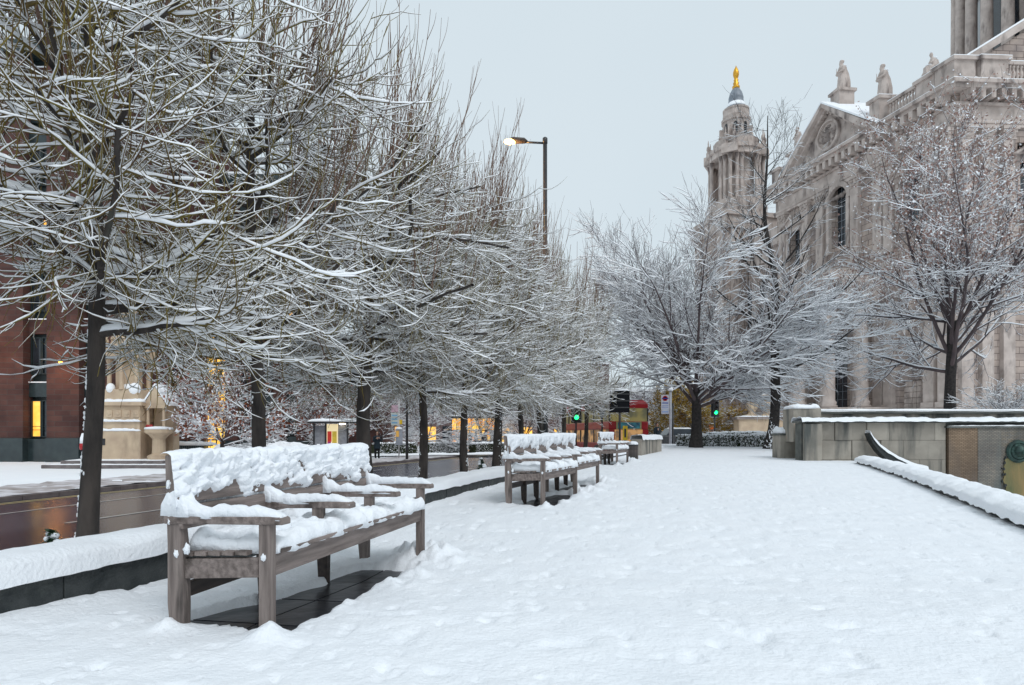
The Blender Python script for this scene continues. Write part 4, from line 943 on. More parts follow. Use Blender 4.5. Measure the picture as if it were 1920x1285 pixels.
tl('entablature', [(4.4, 50.3), (5.5, 50.32), (5.5, 51.2), (5.9, 51.3), (5.9, 51.95), (5.2, 52.0)], M_STONE_P, 24)
tl('parapet', [(4.7, 52), (4.7, 53.6), (4.2, 53.7)], M_STONE_P, 16)
tl('upper_lantern', [(3.7, 52.5), (3.5, 54.0), (2.75, 54.3), (2.72, 57.3), (3.0, 57.4), (3.05, 57.9), (2.7, 58.0), (2.75, 58.4), (2.6, 59.4), (2.75, 59.5), (2.75, 59.75), (2.4, 59.8)], M_STONE_P, 16)
for k in range(8):
    a_ = R(45 * k + 10); o = MB().bx(0, .10, -.38, .38, 54.7, 56.5).lathe((.05, 0, 56.5), [(.38, -.05), (.3, .25), (.05, .38)], 8, sx=.13).build('arched_opening', M_METAL, tw); o.location = (2.72 * math.cos(a_), 2.72 * math.sin(a_), 0); o.rotation_euler = (0, 0, a_)
    a2 = R(45 * k + 32.5); MB().box((3.1 * math.cos(a2), 3.1 * math.sin(a2), 55.0), (.9, .38, 2.2), rz=a2).build('scroll_buttress', M_STONE_P, tw)
    MB().lathe((3.5 * math.cos(a2), 3.5 * math.sin(a2), 53.7), [(.28, 0), (.2, .4), (.3, .8), (.1, 1.2), (.03, 1.6)], 6).build('finial_urn', M_STONE_P, tw)
tl('lead_cap', [(2.45, 59.8), (2.35, 59.95), (1.9, 60.4), (1.62, 61.0), (1.50, 61.8), (1.55, 61.9), (1.5, 62.1), (1.25, 62.9), (.85, 63.5), (.62, 63.7)], M_LEAD, 24, True)
tl('snow_cover', [(2.2, 60.12), (1.86, 60.52), (1.66, 61.0), (1.6, 61.05)], M_SNOWF, 24, True)
tl('golden_finial', [(.75, 63.7), (.78, 64.1), (.5, 64.25), (.62, 64.7), (.4, 64.95), (.5, 65.3), (.3, 65.5), (.45, 65.7), (.62, 66.2), (.60, 66.7), (.42, 67.2), (.15, 67.6), (.05, 67.9)], M_GOLD, 14, True)
# ------------------------------------------------------------------ statues (each one sculpted figure)
def statue(label, loc, rz, h, seated=False, ped=None, armout=1):
    e = empty('statue', label, 'statue', loc, rz, 'stone statues on the cathedral parapet'); k = h / 3.4; mb = MB()
    if not seated:
        mb.tube([(0, 0, 0), (0, 0, .5), (.05, 0, 1.3), (.02, 0, 1.9), (0, 0, 2.4), (-.05, 0, 2.8)], [.55, .52, .46, .40, .46, .20], 12)
        for i in range(7): a_ = i * .9; mb.tube([(.45 * math.cos(a_), .42 * math.sin(a_), 0), (.40 * math.cos(a_ + .2), .38 * math.sin(a_ + .2), 1.2), (.3 * math.cos(a_ + .3), .3 * math.sin(a_ + .3), 2.2)], [.13, .10, .06], 6)
        mb.tube([(.25, .1, 2.6), (.55, .1, 1.9), (.70, .0, 1.0), (.75, 0, .1)], [.22, .26, .24, .2], 8)     # cloak hanging behind
        mb.ball((-.12, 0, 3.05), (.21, .19, .27)); mb.ball((-.05, 0, 3.16), (.26, .24, .2)); mb.ball((-.24, 0, 2.86), (.14, .12, .2)); mb.tube([(-.05, 0, 2.7), (-.08, 0, 3.0)], [.16, .13], 8)
        mb.tube([(-.05, -.38, 2.5), (-.3, -.5, 2.0), (-.75 * armout, -.35, 1.75)], [.17, .14, .09], 8); mb.tube([(-.05, .38, 2.5), (-.35, .45, 1.95), (-.45, .1, 1.7)], [.17, .14, .1], 8)
        mb.ball((-.85 * armout, -.33, 1.76), (.12, .08, .1), 8, 6)
        if armout > .9: mb.tube([(-.9, -.33, 1.3), (-.9, -.33, 2.2)], .045, 6)
    else:
        mb.tube([(.3, 0, .9), (.28, 0, 1.5), (.15, 0, 2.1)], [.5, .42, .3], 10); mb.tube([(.35, -.2, .95), (-.35, -.22, 1.0), (-.5, -.22, .15)], [.3, .26, .2], 9); mb.tube([(.35, .2, .95), (-.4, .22, .95), (-.9, .22, .1)], [.3, .25, .18], 9)
        mb.tube([(.6, 0, 2.0), (.7, 0, 1.2), (.75, 0, .1)], [.2, .32, .35], 9); mb.ball((.0, 0, 2.55), (.22, .2, .27)); mb.tube([(.12, 0, 2.1), (.02, 0, 2.5)], [.18, .14], 8)
        mb.tube([(.15, -.35, 2.0), (-.15, -.45, 1.55), (-.45, -.3, 1.4)], [.16, .13, .1], 8); mb.tube([(.15, .35, 2.0), (-.1, .45, 1.5), (-.4, .25, 1.35)], [.16, .13, .1], 8); mb.box((-.55, 0, .7), (.6, .6, .8))
        mb.box((.2, 0, .35), (1.2, .9, .7))
    mb.v = [(x * k, y * k, z * k) for x, y, z in mb.v]; mb.build('figure', M_STONE_P, e, smooth=True, remesh=.07)
    s = MB()
    if not seated: s.ball((.12 * k, 0, 2.66 * k), (.34 * k, .42 * k, .10 * k), 8, 5); s.ball((-.06 * k, 0, 3.32 * k), (.18 * k, .16 * k, .06 * k), 8, 5); s.tube([(.5 * k, .1, 2.35 * k), (.72 * k, .05, 1.6 * k), (.9 * k, 0, .6 * k)], [.1, .13, .07], 6)
    else: s.ball((.35 * k, 0, 2.12 * k), (.34 * k, .36 * k, .10 * k), 8, 5); s.ball((.0, 0, 2.82 * k), (.18 * k, .16 * k, .05 * k), 8, 5); s.ball((-.3 * k, 0, 1.28 * k), (.4 * k, .35 * k, .08 * k), 8, 5)
    s.build('snow_cover', M_SNOWF, e, smooth=True, kind='stuff')
    if ped:
        mb = MB().bx(-ped[0] / 2, ped[0] / 2, -ped[1] / 2, ped[1] / 2, -ped[2], -.3).bx(-ped[0] / 2 - .2, ped[0] / 2 + .2, -ped[1] / 2 - .2, ped[1] / 2 + .2, -.3, 0); mb.build('pedestal', M_STONE_P, e)
    return e
w = lambda a, b: (KX + cm(a, b, 0)[0], KY + cm(a, b, 0)[1])
x, y = w(14.95, .6); statue('robed standing statue at the very top of the pediment, arm held out', (x, y, 41.0), R(8), 3.7, ped=(1.9, 1.6, 2.0))
x, y = w(8.2, -.1); statue('cloaked standing statue on the right shoulder of the pediment, holding a staff', (x, y, 36.72), R(5), 3.7)
x, y = w(2.5, 0.0); statue('seated statue leaning forward on the parapet left of the column drum', (x, y, 36.0), R(0), 2.75, True)
x, y = w(21.6, -.1); statue('small far statue half hidden behind the left slope of the pediment', (x, y, 36.75), R(10), 3.2, armout=.6)
# ================================================================== TERRACE IN FRONT OF THE PORTICO, URNS
te = empty('terrace_wall', 'plain pinkish stone terrace wall with a flat snowy top behind the low hedge', 'wall')
def pxp(px, D): return ((px - CX) / F * D, D)
x0, x1 = pxp(1385, 52)[0], pxp(1545, 52)[0]
MB().bx(x0, x1, 52, 53.2, -.2, 2.28).build('wall_face', M_SAND, te); MB().bx(x0 - .15, x1, 51.85, 53.4, 2.283, 2.48).build('coping', M_STONE_D, te); s = MB(); snow_pad(s, ((x0 + x1) / 2, 52.6, 2.49), ((x1 - x0) / 2, 0, 0), (0, .8, 0), .10, 40, 7, .3, 3); s.build('snow_cover', M_SNOWF, te, smooth=True)
def urn(label, px, D, z, s=1.0):
    e = empty('stone_urn', label, 'urn', (*pxp(px, D), z), group='stone urns on the terrace wall')
    pr = [(.62, 0), (.62, .18), (.34, .3), (.3, .55), (.5, .8), (.56, 1.15), (.42, 1.45), (.26, 1.55), (.26, 1.7), (.52, 1.9), (.55, 2.05), (.5, 2.1)]
    MB().lathe((0, 0, 0), [(r * s, z * s) for r, z in pr], 14).build('body', M_SAND, e, smooth=True); MB().lathe((0, 0, 2.1 * s), [(.5 * s, 0), (.48 * s, .08), (.25 * s, .14), (.24 * s, .25), (.1 * s, .33)], 12).build('snow_cover', M_SNOWF, e, smooth=True); return e
urn('stone urn on the terrace wall, standing clear left of the black plane trunk', 1410, 52.7, 2.5, .86); urn('stone urn partly hidden by the black plane trunk', 1438, 52.7, 2.5, .86)
# ================================================================== FOUNTAIN WALL AND SUNKEN GARDEN
fw = empty('fountain_wall', 'long stained stone garden wall with two snow-lined ledges and an ochre mosaic panel', 'wall')
WY = 21.0; X0 = (1506 - CX) / F * WY
zc1, zc2 = 1.50, 1.83
blk = 0
rowz = [(-2.55, -1.9), (-1.9, -1.2), (-1.2, -.5), (-.5, .22), (.22, .86), (.86, 1.44)]
for r, (z0, z1) in enumerate(rowz):
    x = X0 + .02; k = 0
    while x < 14.1:
        w_ = (.62, .40, .55, .5, .46)[(k + r * 2) % 5] if x < 11.6 else (1.25, .72, 1.5, .95)[(k + r) % 4]
        xe = min(x + w_, 14.22)
        # the blocks left of 11.6 m form a shallow concave recess
        rec = .10 * ((k + r) % 2 == 0 and x < 11.6) * .4
        MB().bx(x + .004, xe - .004, WY - .02 + rec, WY + .35, z0 + .004, z1 - .004).build('stone_block', M_WBLOCK, fw, bevel=.006); x = xe; k += 1
MB().bx(X0 - .04, 40, WY + .06, WY + .5, -2.55, 1.43).build('wall_core', M_CAP, fw)
MB().bx(X0 - .02, X0 + .55, WY - .14, WY - .025, -.5, 1.40).build('end_pier', M_WBLOCK, fw, bevel=.01)
MB().bx(X0 - .12, 40, WY - .18, WY + .6, 1.442, zc1).build('coping', M_CAP, fw, bevel=.015)
MB().bx(X0 + .25, 40, WY + 1.0, WY + 1.5, .8, 1.76).build('upper_wall', M_WBLOCK, fw); MB().bx(X0 + 1.003, 40, WY + .9, WY + 1.65, 1.763, zc2 + .04).build('upper_coping', M_CAP, fw, bevel=.015)
MB().bx(X0 + .05, X0 + 1.0, WY + .85, WY + 1.7, .8, 1.95).build('upper_pier', M_WBLOCK, fw, bevel=.01)
snow_strip('snow_cover', [(X0 - .13, WY - .19, zc1), (22, WY - .19, zc1)], [(X0 - .13, WY + .6, zc1), (22, WY + .6, zc1)], .11, M_SNOW, fw, nv=9, amp=.9, lump=3.0, seed=6, over=.03, step=.05, sag=.03)
fw.children[-1].data.flip_normals()
snow_strip('snow_cover', [(X0 + 1.0, WY + .9, zc2 + .04), (26, WY + .9, zc2 + .04)], [(X0 + 1.0, WY + 1.65, zc2 + .04), (26, WY + 1.65, zc2 + .04)], .06, M_SNOWF, fw, nv=7, amp=.5, lump=1.5, seed=9, step=.12)
s = MB(); snow_pad(s, (X0 + .52, WY + 1.27, 1.95), (.5, 0, 0), (0, .44, 0), .12, 16, 8, .8, 4, lump=5); s.build('snow_cover', M_SNOW, fw, smooth=True)
# mosaic panel: upright strips of small tiles, stained
def mosaic(name, c1, c2, stain):
    m = coursed(name, c1, c2, tuple(x * .45 for x in c1), .12, .045, .010, rough=.6, stain=(stain, 1.2, .46), bumps=.8); return m
PXs = [(1775, 1828, (.36, .26, .18), (.27, .19, .13), (.16, .13, .11)), (1829, 1872, (.34, .31, .27), (.25, .24, .22), (.12, .14, .14)), (1873, 1915, (.30, .28, .26), (.36, .30, .22), (.10, .10, .09)), (1916, 1985, (.30, .26, .20), (.26, .22, .17), (.12, .11, .08)), (1986, 2080, (.34, .3, .25), (.3, .26, .2), (.14, .13, .1))]
for i, (a, b, c1, c2, st) in enumerate(PXs):
    xa, xb = (a - CX) / F * WY + .004, (b + .8 - CX) / F * WY
    MB().bx(xa, xb, WY - .10 - .006 * (i % 2), WY + .05, -2.55, 1.26).build('mosaic_panel', mosaic('mosaic_%d' % i, c1, c2, st), fw)
MB().bx((1770 - CX) / F * WY, 30, WY - .16, WY + .05, 1.263, 1.33).build('ledge', M_CAP, fw); s = MB(); snow_pad(s, (19, WY - .08, 1.332), (4.82, 0, 0), (0, .09, 0), .03, 60, 5, .6, 8); s.build('snow_cover', M_SNOWF, fw, smooth=True)
# orange-green limescale below the spout
m_l = mat('limescale', (.30, .21, .09), (.14, .15, .07), sc=1.6, rough=.5, bump=.6, bsc=14, stretch=(2, 2, .5))
xs_ = (1902 - CX) / F * WY
rn = random.Random(5); ed = [(xs_ - .42 + rn.uniform(-.07, .07), -2.5 + k * .185) for k in range(16)]
mb = MB().prism([(xs_ + 1.6, -2.5), (xs_ + 1.6, .26)] + [(xs_ + 1.6 - k * .13, .28 + rn.uniform(-.05, .05)) for k in range(1, 15)] + ed[::-1], WY - .135, WY - .108).build('limescale', m_l, fw)
for k in range(34):
    q = ed[k % 16]; MB().ball((q[0] + rn.uniform(-.06, .04), WY - .13, q[1] + rn.uniform(-.05, .05)), (rn.uniform(.02, .05), .03, rn.uniform(.02, .06)), 6, 4).build('crust', M_WALL, fw)
m_br = mat('verdigris_bronze', (.06, .11, .095), (.025, .035, .035), sc=5, rough=.5, metal=.4)
sp = empty('fountain_spout', 'green bronze lion-head spout pouring water from the mosaic panel at the right edge', 'fountain', (xs_, WY - .11, .50))
mb = MB(); mb.lathe((0, 0, 0), [(.36, 0), (.38, .04), (.34, .09), (.28, .09), (.27, .05)], 26); mb.v = [(x, -z, y) for x, y, z in mb.v]; mb.build('wreath', m_br, sp, smooth=False)
mb = MB(); mb.ball((0, -.14, .02), (.2, .16, .2), 14, 9); mb.ball((0, -.28, -.03), (.10, .12, .09), 10, 7); mb.ball((-.12, -.1, .17), (.06, .05, .06)); mb.ball((.12, -.1, .17), (.06, .05, .06))
for k in range(16): a_ = k * .3927; mb.ball((.2 * math.cos(a_), -.06, .2 * math.sin(a_)), (.07, .07, .07), 6, 4)
mb.ball((-.06, -.27, .07), (.025, .025, .025), 6, 4); mb.ball((.06, -.27, .07), (.025, .025, .025), 6, 4); mb.build('lion_head', m_br, sp, smooth=True, remesh=.02)
m_wt = mat('falling_water', (.75, .82, .86), (.6, .7, .75), sc=20, rough=.15, spec=.6)
mb = MB(); mb.tube([(.0, -.36, -.05), (.08, -.55, -.12), (.18, -.75, -.32), (.26, -.9, -.65), (.32, -1.0, -1.3), (.36, -1.05, -3.0)], [.03, .045, .06, .07, .08, .09], 8); mb.build('water_jet', m_wt, sp, smooth=True)
# swept curved rim running down the wall into the pool
cr_ = empty('swept_coping', 'concave curving dark stone coping with a snow line sweeping down the fountain wall', 'coping')
pts = [(1627, 812), (1634, 824), (1645, 836), (1660, 848), (1680, 860), (1705, 871), (1735, 879)]
cv = [((px - CX) / F * (WY - .2 - .03 * i), WY - .2 - .03 * i, EYE - (py - HY) / F * (WY - .2 - .03 * i)) for i, (px, py) in enumerate(pts)]
vs = []; fs = []; NN = len(cv)
for i, p in enumerate(cv):
    t = (.02, .10, .18, .24, .27, .26, .24, .22)[i]
    for dy in (-.14, .14):
        vs.append((p[0], p[1] + dy, p[2])); vs.append((p[0] - .04, p[1] + dy, p[2] - t))
for i in range(NN - 1): b = i * 4; fs += [(b, b + 4, b + 5, b + 1), (b + 2, b + 3, b + 7, b + 6), (b, b + 2, b + 6, b + 4), (b + 1, b + 5, b + 7, b + 3)]
fs += [(0, 1, 3, 2), ((NN - 1) * 4, (NN - 1) * 4 + 2, (NN - 1) * 4 + 3, (NN - 1) * 4 + 1)]
MB().add(vs, fs).build('rim', M_WALL, cr_, bevel=.01)
snow_strip('snow_cover', [(p[0], p[1] - .16, p[2]) for p in cv], [(p[0], p[1] + .15, p[2]) for p in cv], .09, M_SNOW, cr_, nv=9, amp=.4, lump=4, seed=5, step=.05)
cr_.children[-1].data.flip_normals()
struct(MB().add([(3, -3, -2.6), (40, -3, -2.6), (40, WY, -2.6), (3, WY, -2.6)], [(0, 1, 2, 3)]).build('sunken_garden', M_SNOWF))
# diagonal parapet between the plaza and the sunken garden
pa = empty('garden_parapet', 'low snow-buried parapet running diagonally from the fountain wall to the right edge', 'wall')
cp = resample([(x, y, 0) for x, y in COPF], .9)
def norm2(i, P):
    j = min(i + 1, len(P) - 1); k = max(i - 1, 0); d = P[j] - P[k]; d /= np.linalg.norm(d); return np.array([d[1], -d[0], 0])
for i in range(len(cp) - 1):
    p, q = cp[i], cp[i + 1] - (cp[i + 1] - cp[i]) * .008; n0, n1 = norm2(i, cp) * .40, norm2(i + 1, cp) * .40; z0 = float(terrain(0, p[1])) + .13; z1 = float(terrain(0, q[1])) + .13
    MB().add([(p[0], p[1], -2.6), (q[0], q[1], -2.6), (q[0] + n1[0], q[1] + n1[1], -2.6), (p[0] + n0[0], p[1] + n0[1], -2.6), (p[0], p[1], z0), (q[0], q[1], z1), (q[0] + n1[0], q[1] + n1[1], z1), (p[0] + n0[0], p[1] + n0[1], z0)], BF).build('coping_stone', M_WALL, pa, bevel=.01)
cl_ = [np.array([*(p[:2] - norm2(i, cp)[:2] * .05), float(terrain(0, p[1])) + .11]) for i, p in enumerate(cp)]; cr2 = [np.array([*(p[:2] + norm2(i, cp)[:2] * .44), float(terrain(0, p[1])) + .13]) for i, p in enumerate(cp)]
snow_strip('snow_cover', cl_, cr2, .115, M_SNOW, pa, nv=25, amp=.7, lump=2.6, seed=12, p=2.5, over=.02, step=.035, sag=.04)
pa.children[-1].data.flip_normals()
lb = empty('low_stone_block', 'short low stone block with a pillow of snow left of the fountain wall', 'block')
xa, xb = (1463 - CX) / F * 22.5, (1508 - CX) / F * 22.5
MB().bx(xa, xb, 22.5, 23.2, .1, 1.02).build('block', M_WBLOCK, lb, bevel=.01); MB().bx(xa - .03, xb, 22.44, 23.25, 1.022, 1.09).build('coping', M_CAP, lb, bevel=.01); s = MB(); snow_pad(s, ((xa + xb) / 2, 22.85, 1.09), ((xb - xa) / 2, 0, 0), (0, .4, 0), .18, 22, 10, .8, 4, lump=4); s.build('snow_cover', M_SNOW, lb, smooth=True)
hedge('hedge', 'low dense dark hedge under snow between the spreading tree and the stone block', pxp(1270, 36), pxp(1500, 34), 1.2, .62, .34, 9000, 2, .9)
hedge('hedge', 'thin second snowy hedge right behind the first one', pxp(1325, 39), pxp(1520, 38), .8, .75, .38, 3500, 3, 1.0)
# ================================================================== STREET FURNITURE
def cyl(mb, p, q, r, n=10): return mb.tube([p, q], r, n)
# street lamp
sx, sy = pxp(1022, 26); lz = EYE + 550 / F * 26
la = empty('street_lamp', 'tall dark street lamp with a flat arm and lit sodium lantern above the lime crowns', 'street lamp', (sx, sy, -.6))
mb = MB().tube([(0, 0, 0), (0, 0, 3.2), (0, 0, 3.3), (0, 0, lz + .6)], [.12, .12, .09, .085], 12); mb.build('pole', M_METAL, la, smooth=True)
mb = MB().tube([(0, 0, lz + .52), (-.8, 0, lz + .56)], .045, 8).lathe((0, 0, lz + .5), [(.1, 0), (.1, .22), (.03, .27)], 10); mb.build('arm', M_METAL, la, smooth=True)
mb = MB(); mb.tube([(-.72, 0, lz + .57), (-.85, 0, lz + .62), (-1.3, 0, lz + .63), (-1.6, 0, lz + .60)], [.05, .11, .13, .06], 10); mb.v = [(x, y * 1.3, z) for x, y, z in mb.v]; hd = mb.build('lamp_head', mat('dark_lamp_housing', (.06, .045, .035), rough=.4), la, smooth=True)
mb = MB(); mb.ball((-1.42, -.02, lz + .57), (.26, .16, .11), 14, 8); mb.build('lens', emis('sodium_lens', (1.0, .55, .18), 9), la, smooth=True)
pl = bpy.data.lights.new('street_lamp_light', 'POINT'); pl.energy = 160; pl.color = (1, .55, .2); pl.shadow_soft_size = .2; plo = bpy.data.objects.new('street_lamp_light', pl); COL.objects.link(plo); plo.parent = la; plo.location = (-1.45, -.1, lz + .30)
# traffic lights
M_GREEN = emis('green_signal', (.01, 1.0, .22), 4); M_LENS = mat('unlit_signal', (.03, .02, .02), rough=.2)
def signal(label, px, D, z0, zl, s=1.0):
    e = empty('traffic_light', label, 'traffic light', (*pxp(px, D), z0), group='traffic lights showing green')
    h = zl - z0; mb = MB().tube([(0, 0, 0), (0, 0, h + .2)], .055, 10); mb.build('pole', M_METAL, e, smooth=True)
    MB().bx(-.18, .18, -.30, -.06, h - .2, h + .85).build('housing', M_METAL, e, bevel=.03); MB().bx(-.30, .30, -.075, -.06, h - .32, h + .95).build('backing_board', M_METAL, e)
    for k, m in enumerate((M_GREEN, M_LENS, M_LENS)):
        z = h + k * .33; MB().ball((0, -.31, z), (.13, .05, .13), 20, 9).build('lens', m, e, smooth=True)
        v = MB().lathe((0, 0, 0), [(.14, 0), (.14, .2)], 14, 0, math.pi); v.v = [(x, -.3 - zz, z + y) for x, y, zz in v.v]; v.f = v.f[:-2]; v.build('visor', M_METAL, e)
    s = MB(); snow_pad(s, (0, -.18, h + .86), (.2, 0, 0), (0, .14, 0), .10, 10, 6, .4, 3); s.build('snow_cover', M_SNOWF, e, smooth=True); return e
signal('green traffic light behind the third bench, beside the ninth lime trunk', 1080, 38, -.6, EYE + 32 / F * 38)
MB_g = signal('green traffic light right of the spreading tree trunk, snow on its top', 1340, 48, 0, EYE + 41 / F * 48)
# bus stop pole on the far right, with flag
bs = empty('bus_stop_pole', 'grey bus stop pole with white timetable flag right of the walking person', 'bus stop', (*pxp(1257, 42), 0))
hh = EYE + 82 / F * 42
MB().tube([(0, 0, -.5), (0, 0, hh)], .09, 10).build('pole', mat('grey_post', (.45, .46, .50), rough=.5), bs, smooth=True); MB().tube([(.16, .1, -.5), (.16, .1, 3.1)], .08, 10).build('inner_pole', M_METAL, bs, smooth=True)
MB().lathe((0, 0, hh), [(.17, 0), (.19, .1), (.15, .2), (.05, .26)], 10).build('snow_cover', M_SNOWF, bs, smooth=True)
fl = MB().bx(-.60, -.10, -.03, .03, 1.7 + .7, 3.65).build('flag', mat('white_enamel', (.55, .56, .62), (.48, .49, .55), rough=.4), bs)
mb = MB().lathe((0, 0, 0), [(.17, 0), (.17, .012), (.105, .012), (.105, 0)], 24); mb.v = [(-.35 + x, -.034 - z, 3.42 + y) for x, y, z in mb.v]; mb.build('roundel', M_RED, fl); MB().bx(-.56, -.14, -.05, -.036, 3.39, 3.45).build('roundel_bar', mat('blue_bar', (.02, .05, .3), rough=.4), fl)
for i, (c, z) in enumerate((((.05, .1, .4), 3.08), ((.35, .4, .6), 2.9), ((.35, .4, .6), 2.78), ((.5, .55, .65), 2.66), ((.25, .4, .75), 2.5))): MB().bx(-.55, -.15, -.036, -.031, z, z + .07).build('printed_line', mat('print_%d' % i, c, rough=.5), fl)
# black signboard on a post seen from behind, and a small ornate lamp
sb = empty('road_sign', 'large black road sign back on a thin post before the red bus', 'road sign', (*pxp(1162, 28.5), -.6))
MB().tube([(0, 0, 0), (0, 0, 3.5)], .05, 8).build('post', M_METAL, sb, smooth=True); zs0 = .6 + EYE + 41 / F * 28.5; MB().bx(-.46, .43, -.07, -.03, zs0, zs0 + .98).build('panel', mat('sign_back', (.012, .013, .016), rough=.9, spec=.1), sb, bevel=.02)
for k in range(3): MB().bx(-.46, .43, -.10, -.072, zs0 + .2 + k * .3, zs0 + .25 + k * .3).build('rail', M_METAL, sb)
s = MB(); snow_pad(s, (0, -.05, zs0 + .98), (.43, 0, 0), (0, .04, 0), .07, 14, 5, .5, 3); s.build('snow_cover', M_SNOWF, sb, smooth=True)
ol = empty('park_lantern', 'small old-fashioned black lantern post between traffic light and road sign', 'street lamp', (*pxp(1129, 32.5), -.6)); zl = .6 + EYE + 32 / F * 32.5
MB().tube([(0, 0, 0), (0, 0, .8), (0, 0, .85), (0, 0, zl)], [.09, .08, .045, .04], 8).build('post', M_METAL, ol, smooth=True); MB().lathe((0, 0, zl), [(.08, 0), (.17, .32), (.19, .34), (.10, .46), (.03, .52), (.03, .62)], 6).build('lantern', mat('lantern_glass', (.30, .32, .34), (.2, .22, .24), rough=.2), ol); MB().lathe((0, 0, zl + .36), [(.2, 0), (.12, .12), (.03, .2)], 6).build('snow_cover', M_SNOWF, ol)
# litter bin beside the last bench and the low stone wall end
bn = empty('litter_bin', 'round dark slatted litter bin beside the last bench', 'litter bin', (*pxp(1187, 21.5), .20)); bn.scale = (.68, .68, .78)
MB().lathe((0, 0, 0), [(.21, 0), (.23, .05), (.23, .62), (.2, .62)], 18).build('drum', M_METAL, bn)
sl0 = MB().bx(-.022, .022, .235, .25, .03, .60).build('slat', mat('bin_slat', (.16, .13, .12), (.07, .065, .06), rough=.7, rand=.2), bn)
for k in range(1, 24): piece(sl0, bn, (0, 0, 0), k * 2 * math.pi / 24)
MB().lathe((0, 0, .60), [(.26, 0), (.265, .05), (.22, .06)], 18).build('rim', M_METAL, bn); s = MB().lathe((0, 0, .655), [(.25, 0), (.25, .07), (.15, .13), (.02, .15)], 18); s.build('snow_cover', M_SNOW, bn, smooth=True)
sw = empty('stone_wall', 'short pale stone wall end with thick snow between litter bin and walking person', 'wall'); 
p, q = pxp(1193, 24.6), pxp(1232, 28.4); d = np.array(q) - np.array(p); ln = np.linalg.norm(d); d /= ln
for k in range(4):
    a_ = np.array(p) + d * ln * k / 4; b_ = np.array(p) + d * (ln * (k + 1) / 4 - .01); MB().beam((*a_, .42), (*b_, .42), .4, .9).build('stone_block', M_WBLOCK, sw, bevel=.01)
nn = np.array([-d[1], d[0]]) * .24
snow_strip('snow_cover', [(*(np.array(p) + nn), .87), (*(np.array(q) + nn), .87)], [(*(np.array(p) - nn), .87), (*(np.array(q) - nn), .87)], .16, M_SNOW, sw, amp=.4, seed=2, step=.1)
# ------------------------------------------------------------------ people
def person(name, label, loc, rz, coat, legs, walk=0., phone=False, hair=(.03, .022, .02)):
    e = empty(name, label, 'person', loc, rz); mc = mat('cloth_%s' % label[:9], coat, rough=.9); ml = mat('trouser_%s' % label[:9], legs, rough=.9); sk = mat('skin', (.45, .27, .2), rough=.6)
    b = MB(); w_ = walk
    for s in (-1, 1):
        b.tube([(s * .09, 0, .92), (s * .10, -s * w_ * .5 - .02, .50), (s * .10, -s * w_ * (1.0 if s > 0 else 1.0) + .02, .08)], [.095, .065, .045], 8); b.ball((s * .10, -s * w_ - .05, .045), (.05, .13, .045), 8, 5)
        if phone: b.tube([(s * .19, 0, 1.40), (s * .24, -.05, 1.12), (s * .08, -.28, 1.30)], [.055, .045, .035], 8); b.ball((s * .06, -.31, 1.34), (.035, .04, .05), 6, 4)
        else: b.tube([(s * .19, 0, 1.40), (s * .25, s * w_ * .4, 1.12), (s * .22, s * w_ * .7 - .08, .88)], [.055, .045, .035], 8); b.ball((s * .22, s * w_ * .8 - .10, .82), (.03, .04, .06), 6, 4)
    b.tube([(0, 0, .88), (0, 0, 1.1), (0, 0, 1.35), (0, 0, 1.46)], [.15, .14, .18, .09], 10); b.tube([(0, 0, 1.42), (0, -.01, 1.56)], [.055, .05], 8); b.ball((0, -.02, 1.64), (.078, .095, .115), 10, 8); b.ball((0, -.115, 1.625), (.014, .02, .02), 6, 4)
    b.build('body', sk, e, smooth=True, remesh=.018)
    c = MB(); c.tube([(0, 0, .62), (0, 0, .90), (0, 0, 1.12), (0, 0, 1.36), (0, 0, 1.48)], [.23, .20, .185, .215, .10], 12); c.v = [(x, y * .8, z) for x, y, z in c.v]
    for s in (-1, 1):
        if phone: c.tube([(s * .19, 0, 1.41), (s * .25, -.05, 1.12), (s * .10, -.25, 1.28)], [.075, .065, .055], 8)
        else: c.tube([(s * .19, 0, 1.41), (s * .26, s * w_ * .4, 1.12), (s * .225, s * w_ * .65 - .07, .92)], [.075, .065, .055], 8)
    c.build('coat', mc, e, smooth=True, remesh=.022)
    t = MB()
    for s in (-1, 1): t.tube([(s * .09, 0, .93), (s * .10, -s * w_ * .5 - .02, .50), (s * .10, -s * w_ + .02, .10)], [.11, .082, .065], 8); t.ball((s * .10, -s * w_ - .05, .045), (.06, .145, .055), 8, 5)
    t.build('trousers', ml, e, smooth=True, remesh=.018)
    h = MB(); h.ball((0, .01, 1.68), (.092, .105, .105), 10, 7); h.ball((0, .06, 1.62), (.075, .06, .11), 8, 6); h.build('hair', mat('hair_%s' % label[:9], hair, rough=.8), e, smooth=True)
    return e
person('person', 'person in long dark blue coat standing at the far kerb, hands raised to the face', (*pxp(707, 41), -.48), R(25), (.018, .03, .042), (.012, .012, .016), .03, True)
person('person', 'person in black jacket and dark trousers walking past the bus stop pole', (*pxp(1232, 44), .10), R(20), (.012, .013, .018), (.02, .025, .04), .16)
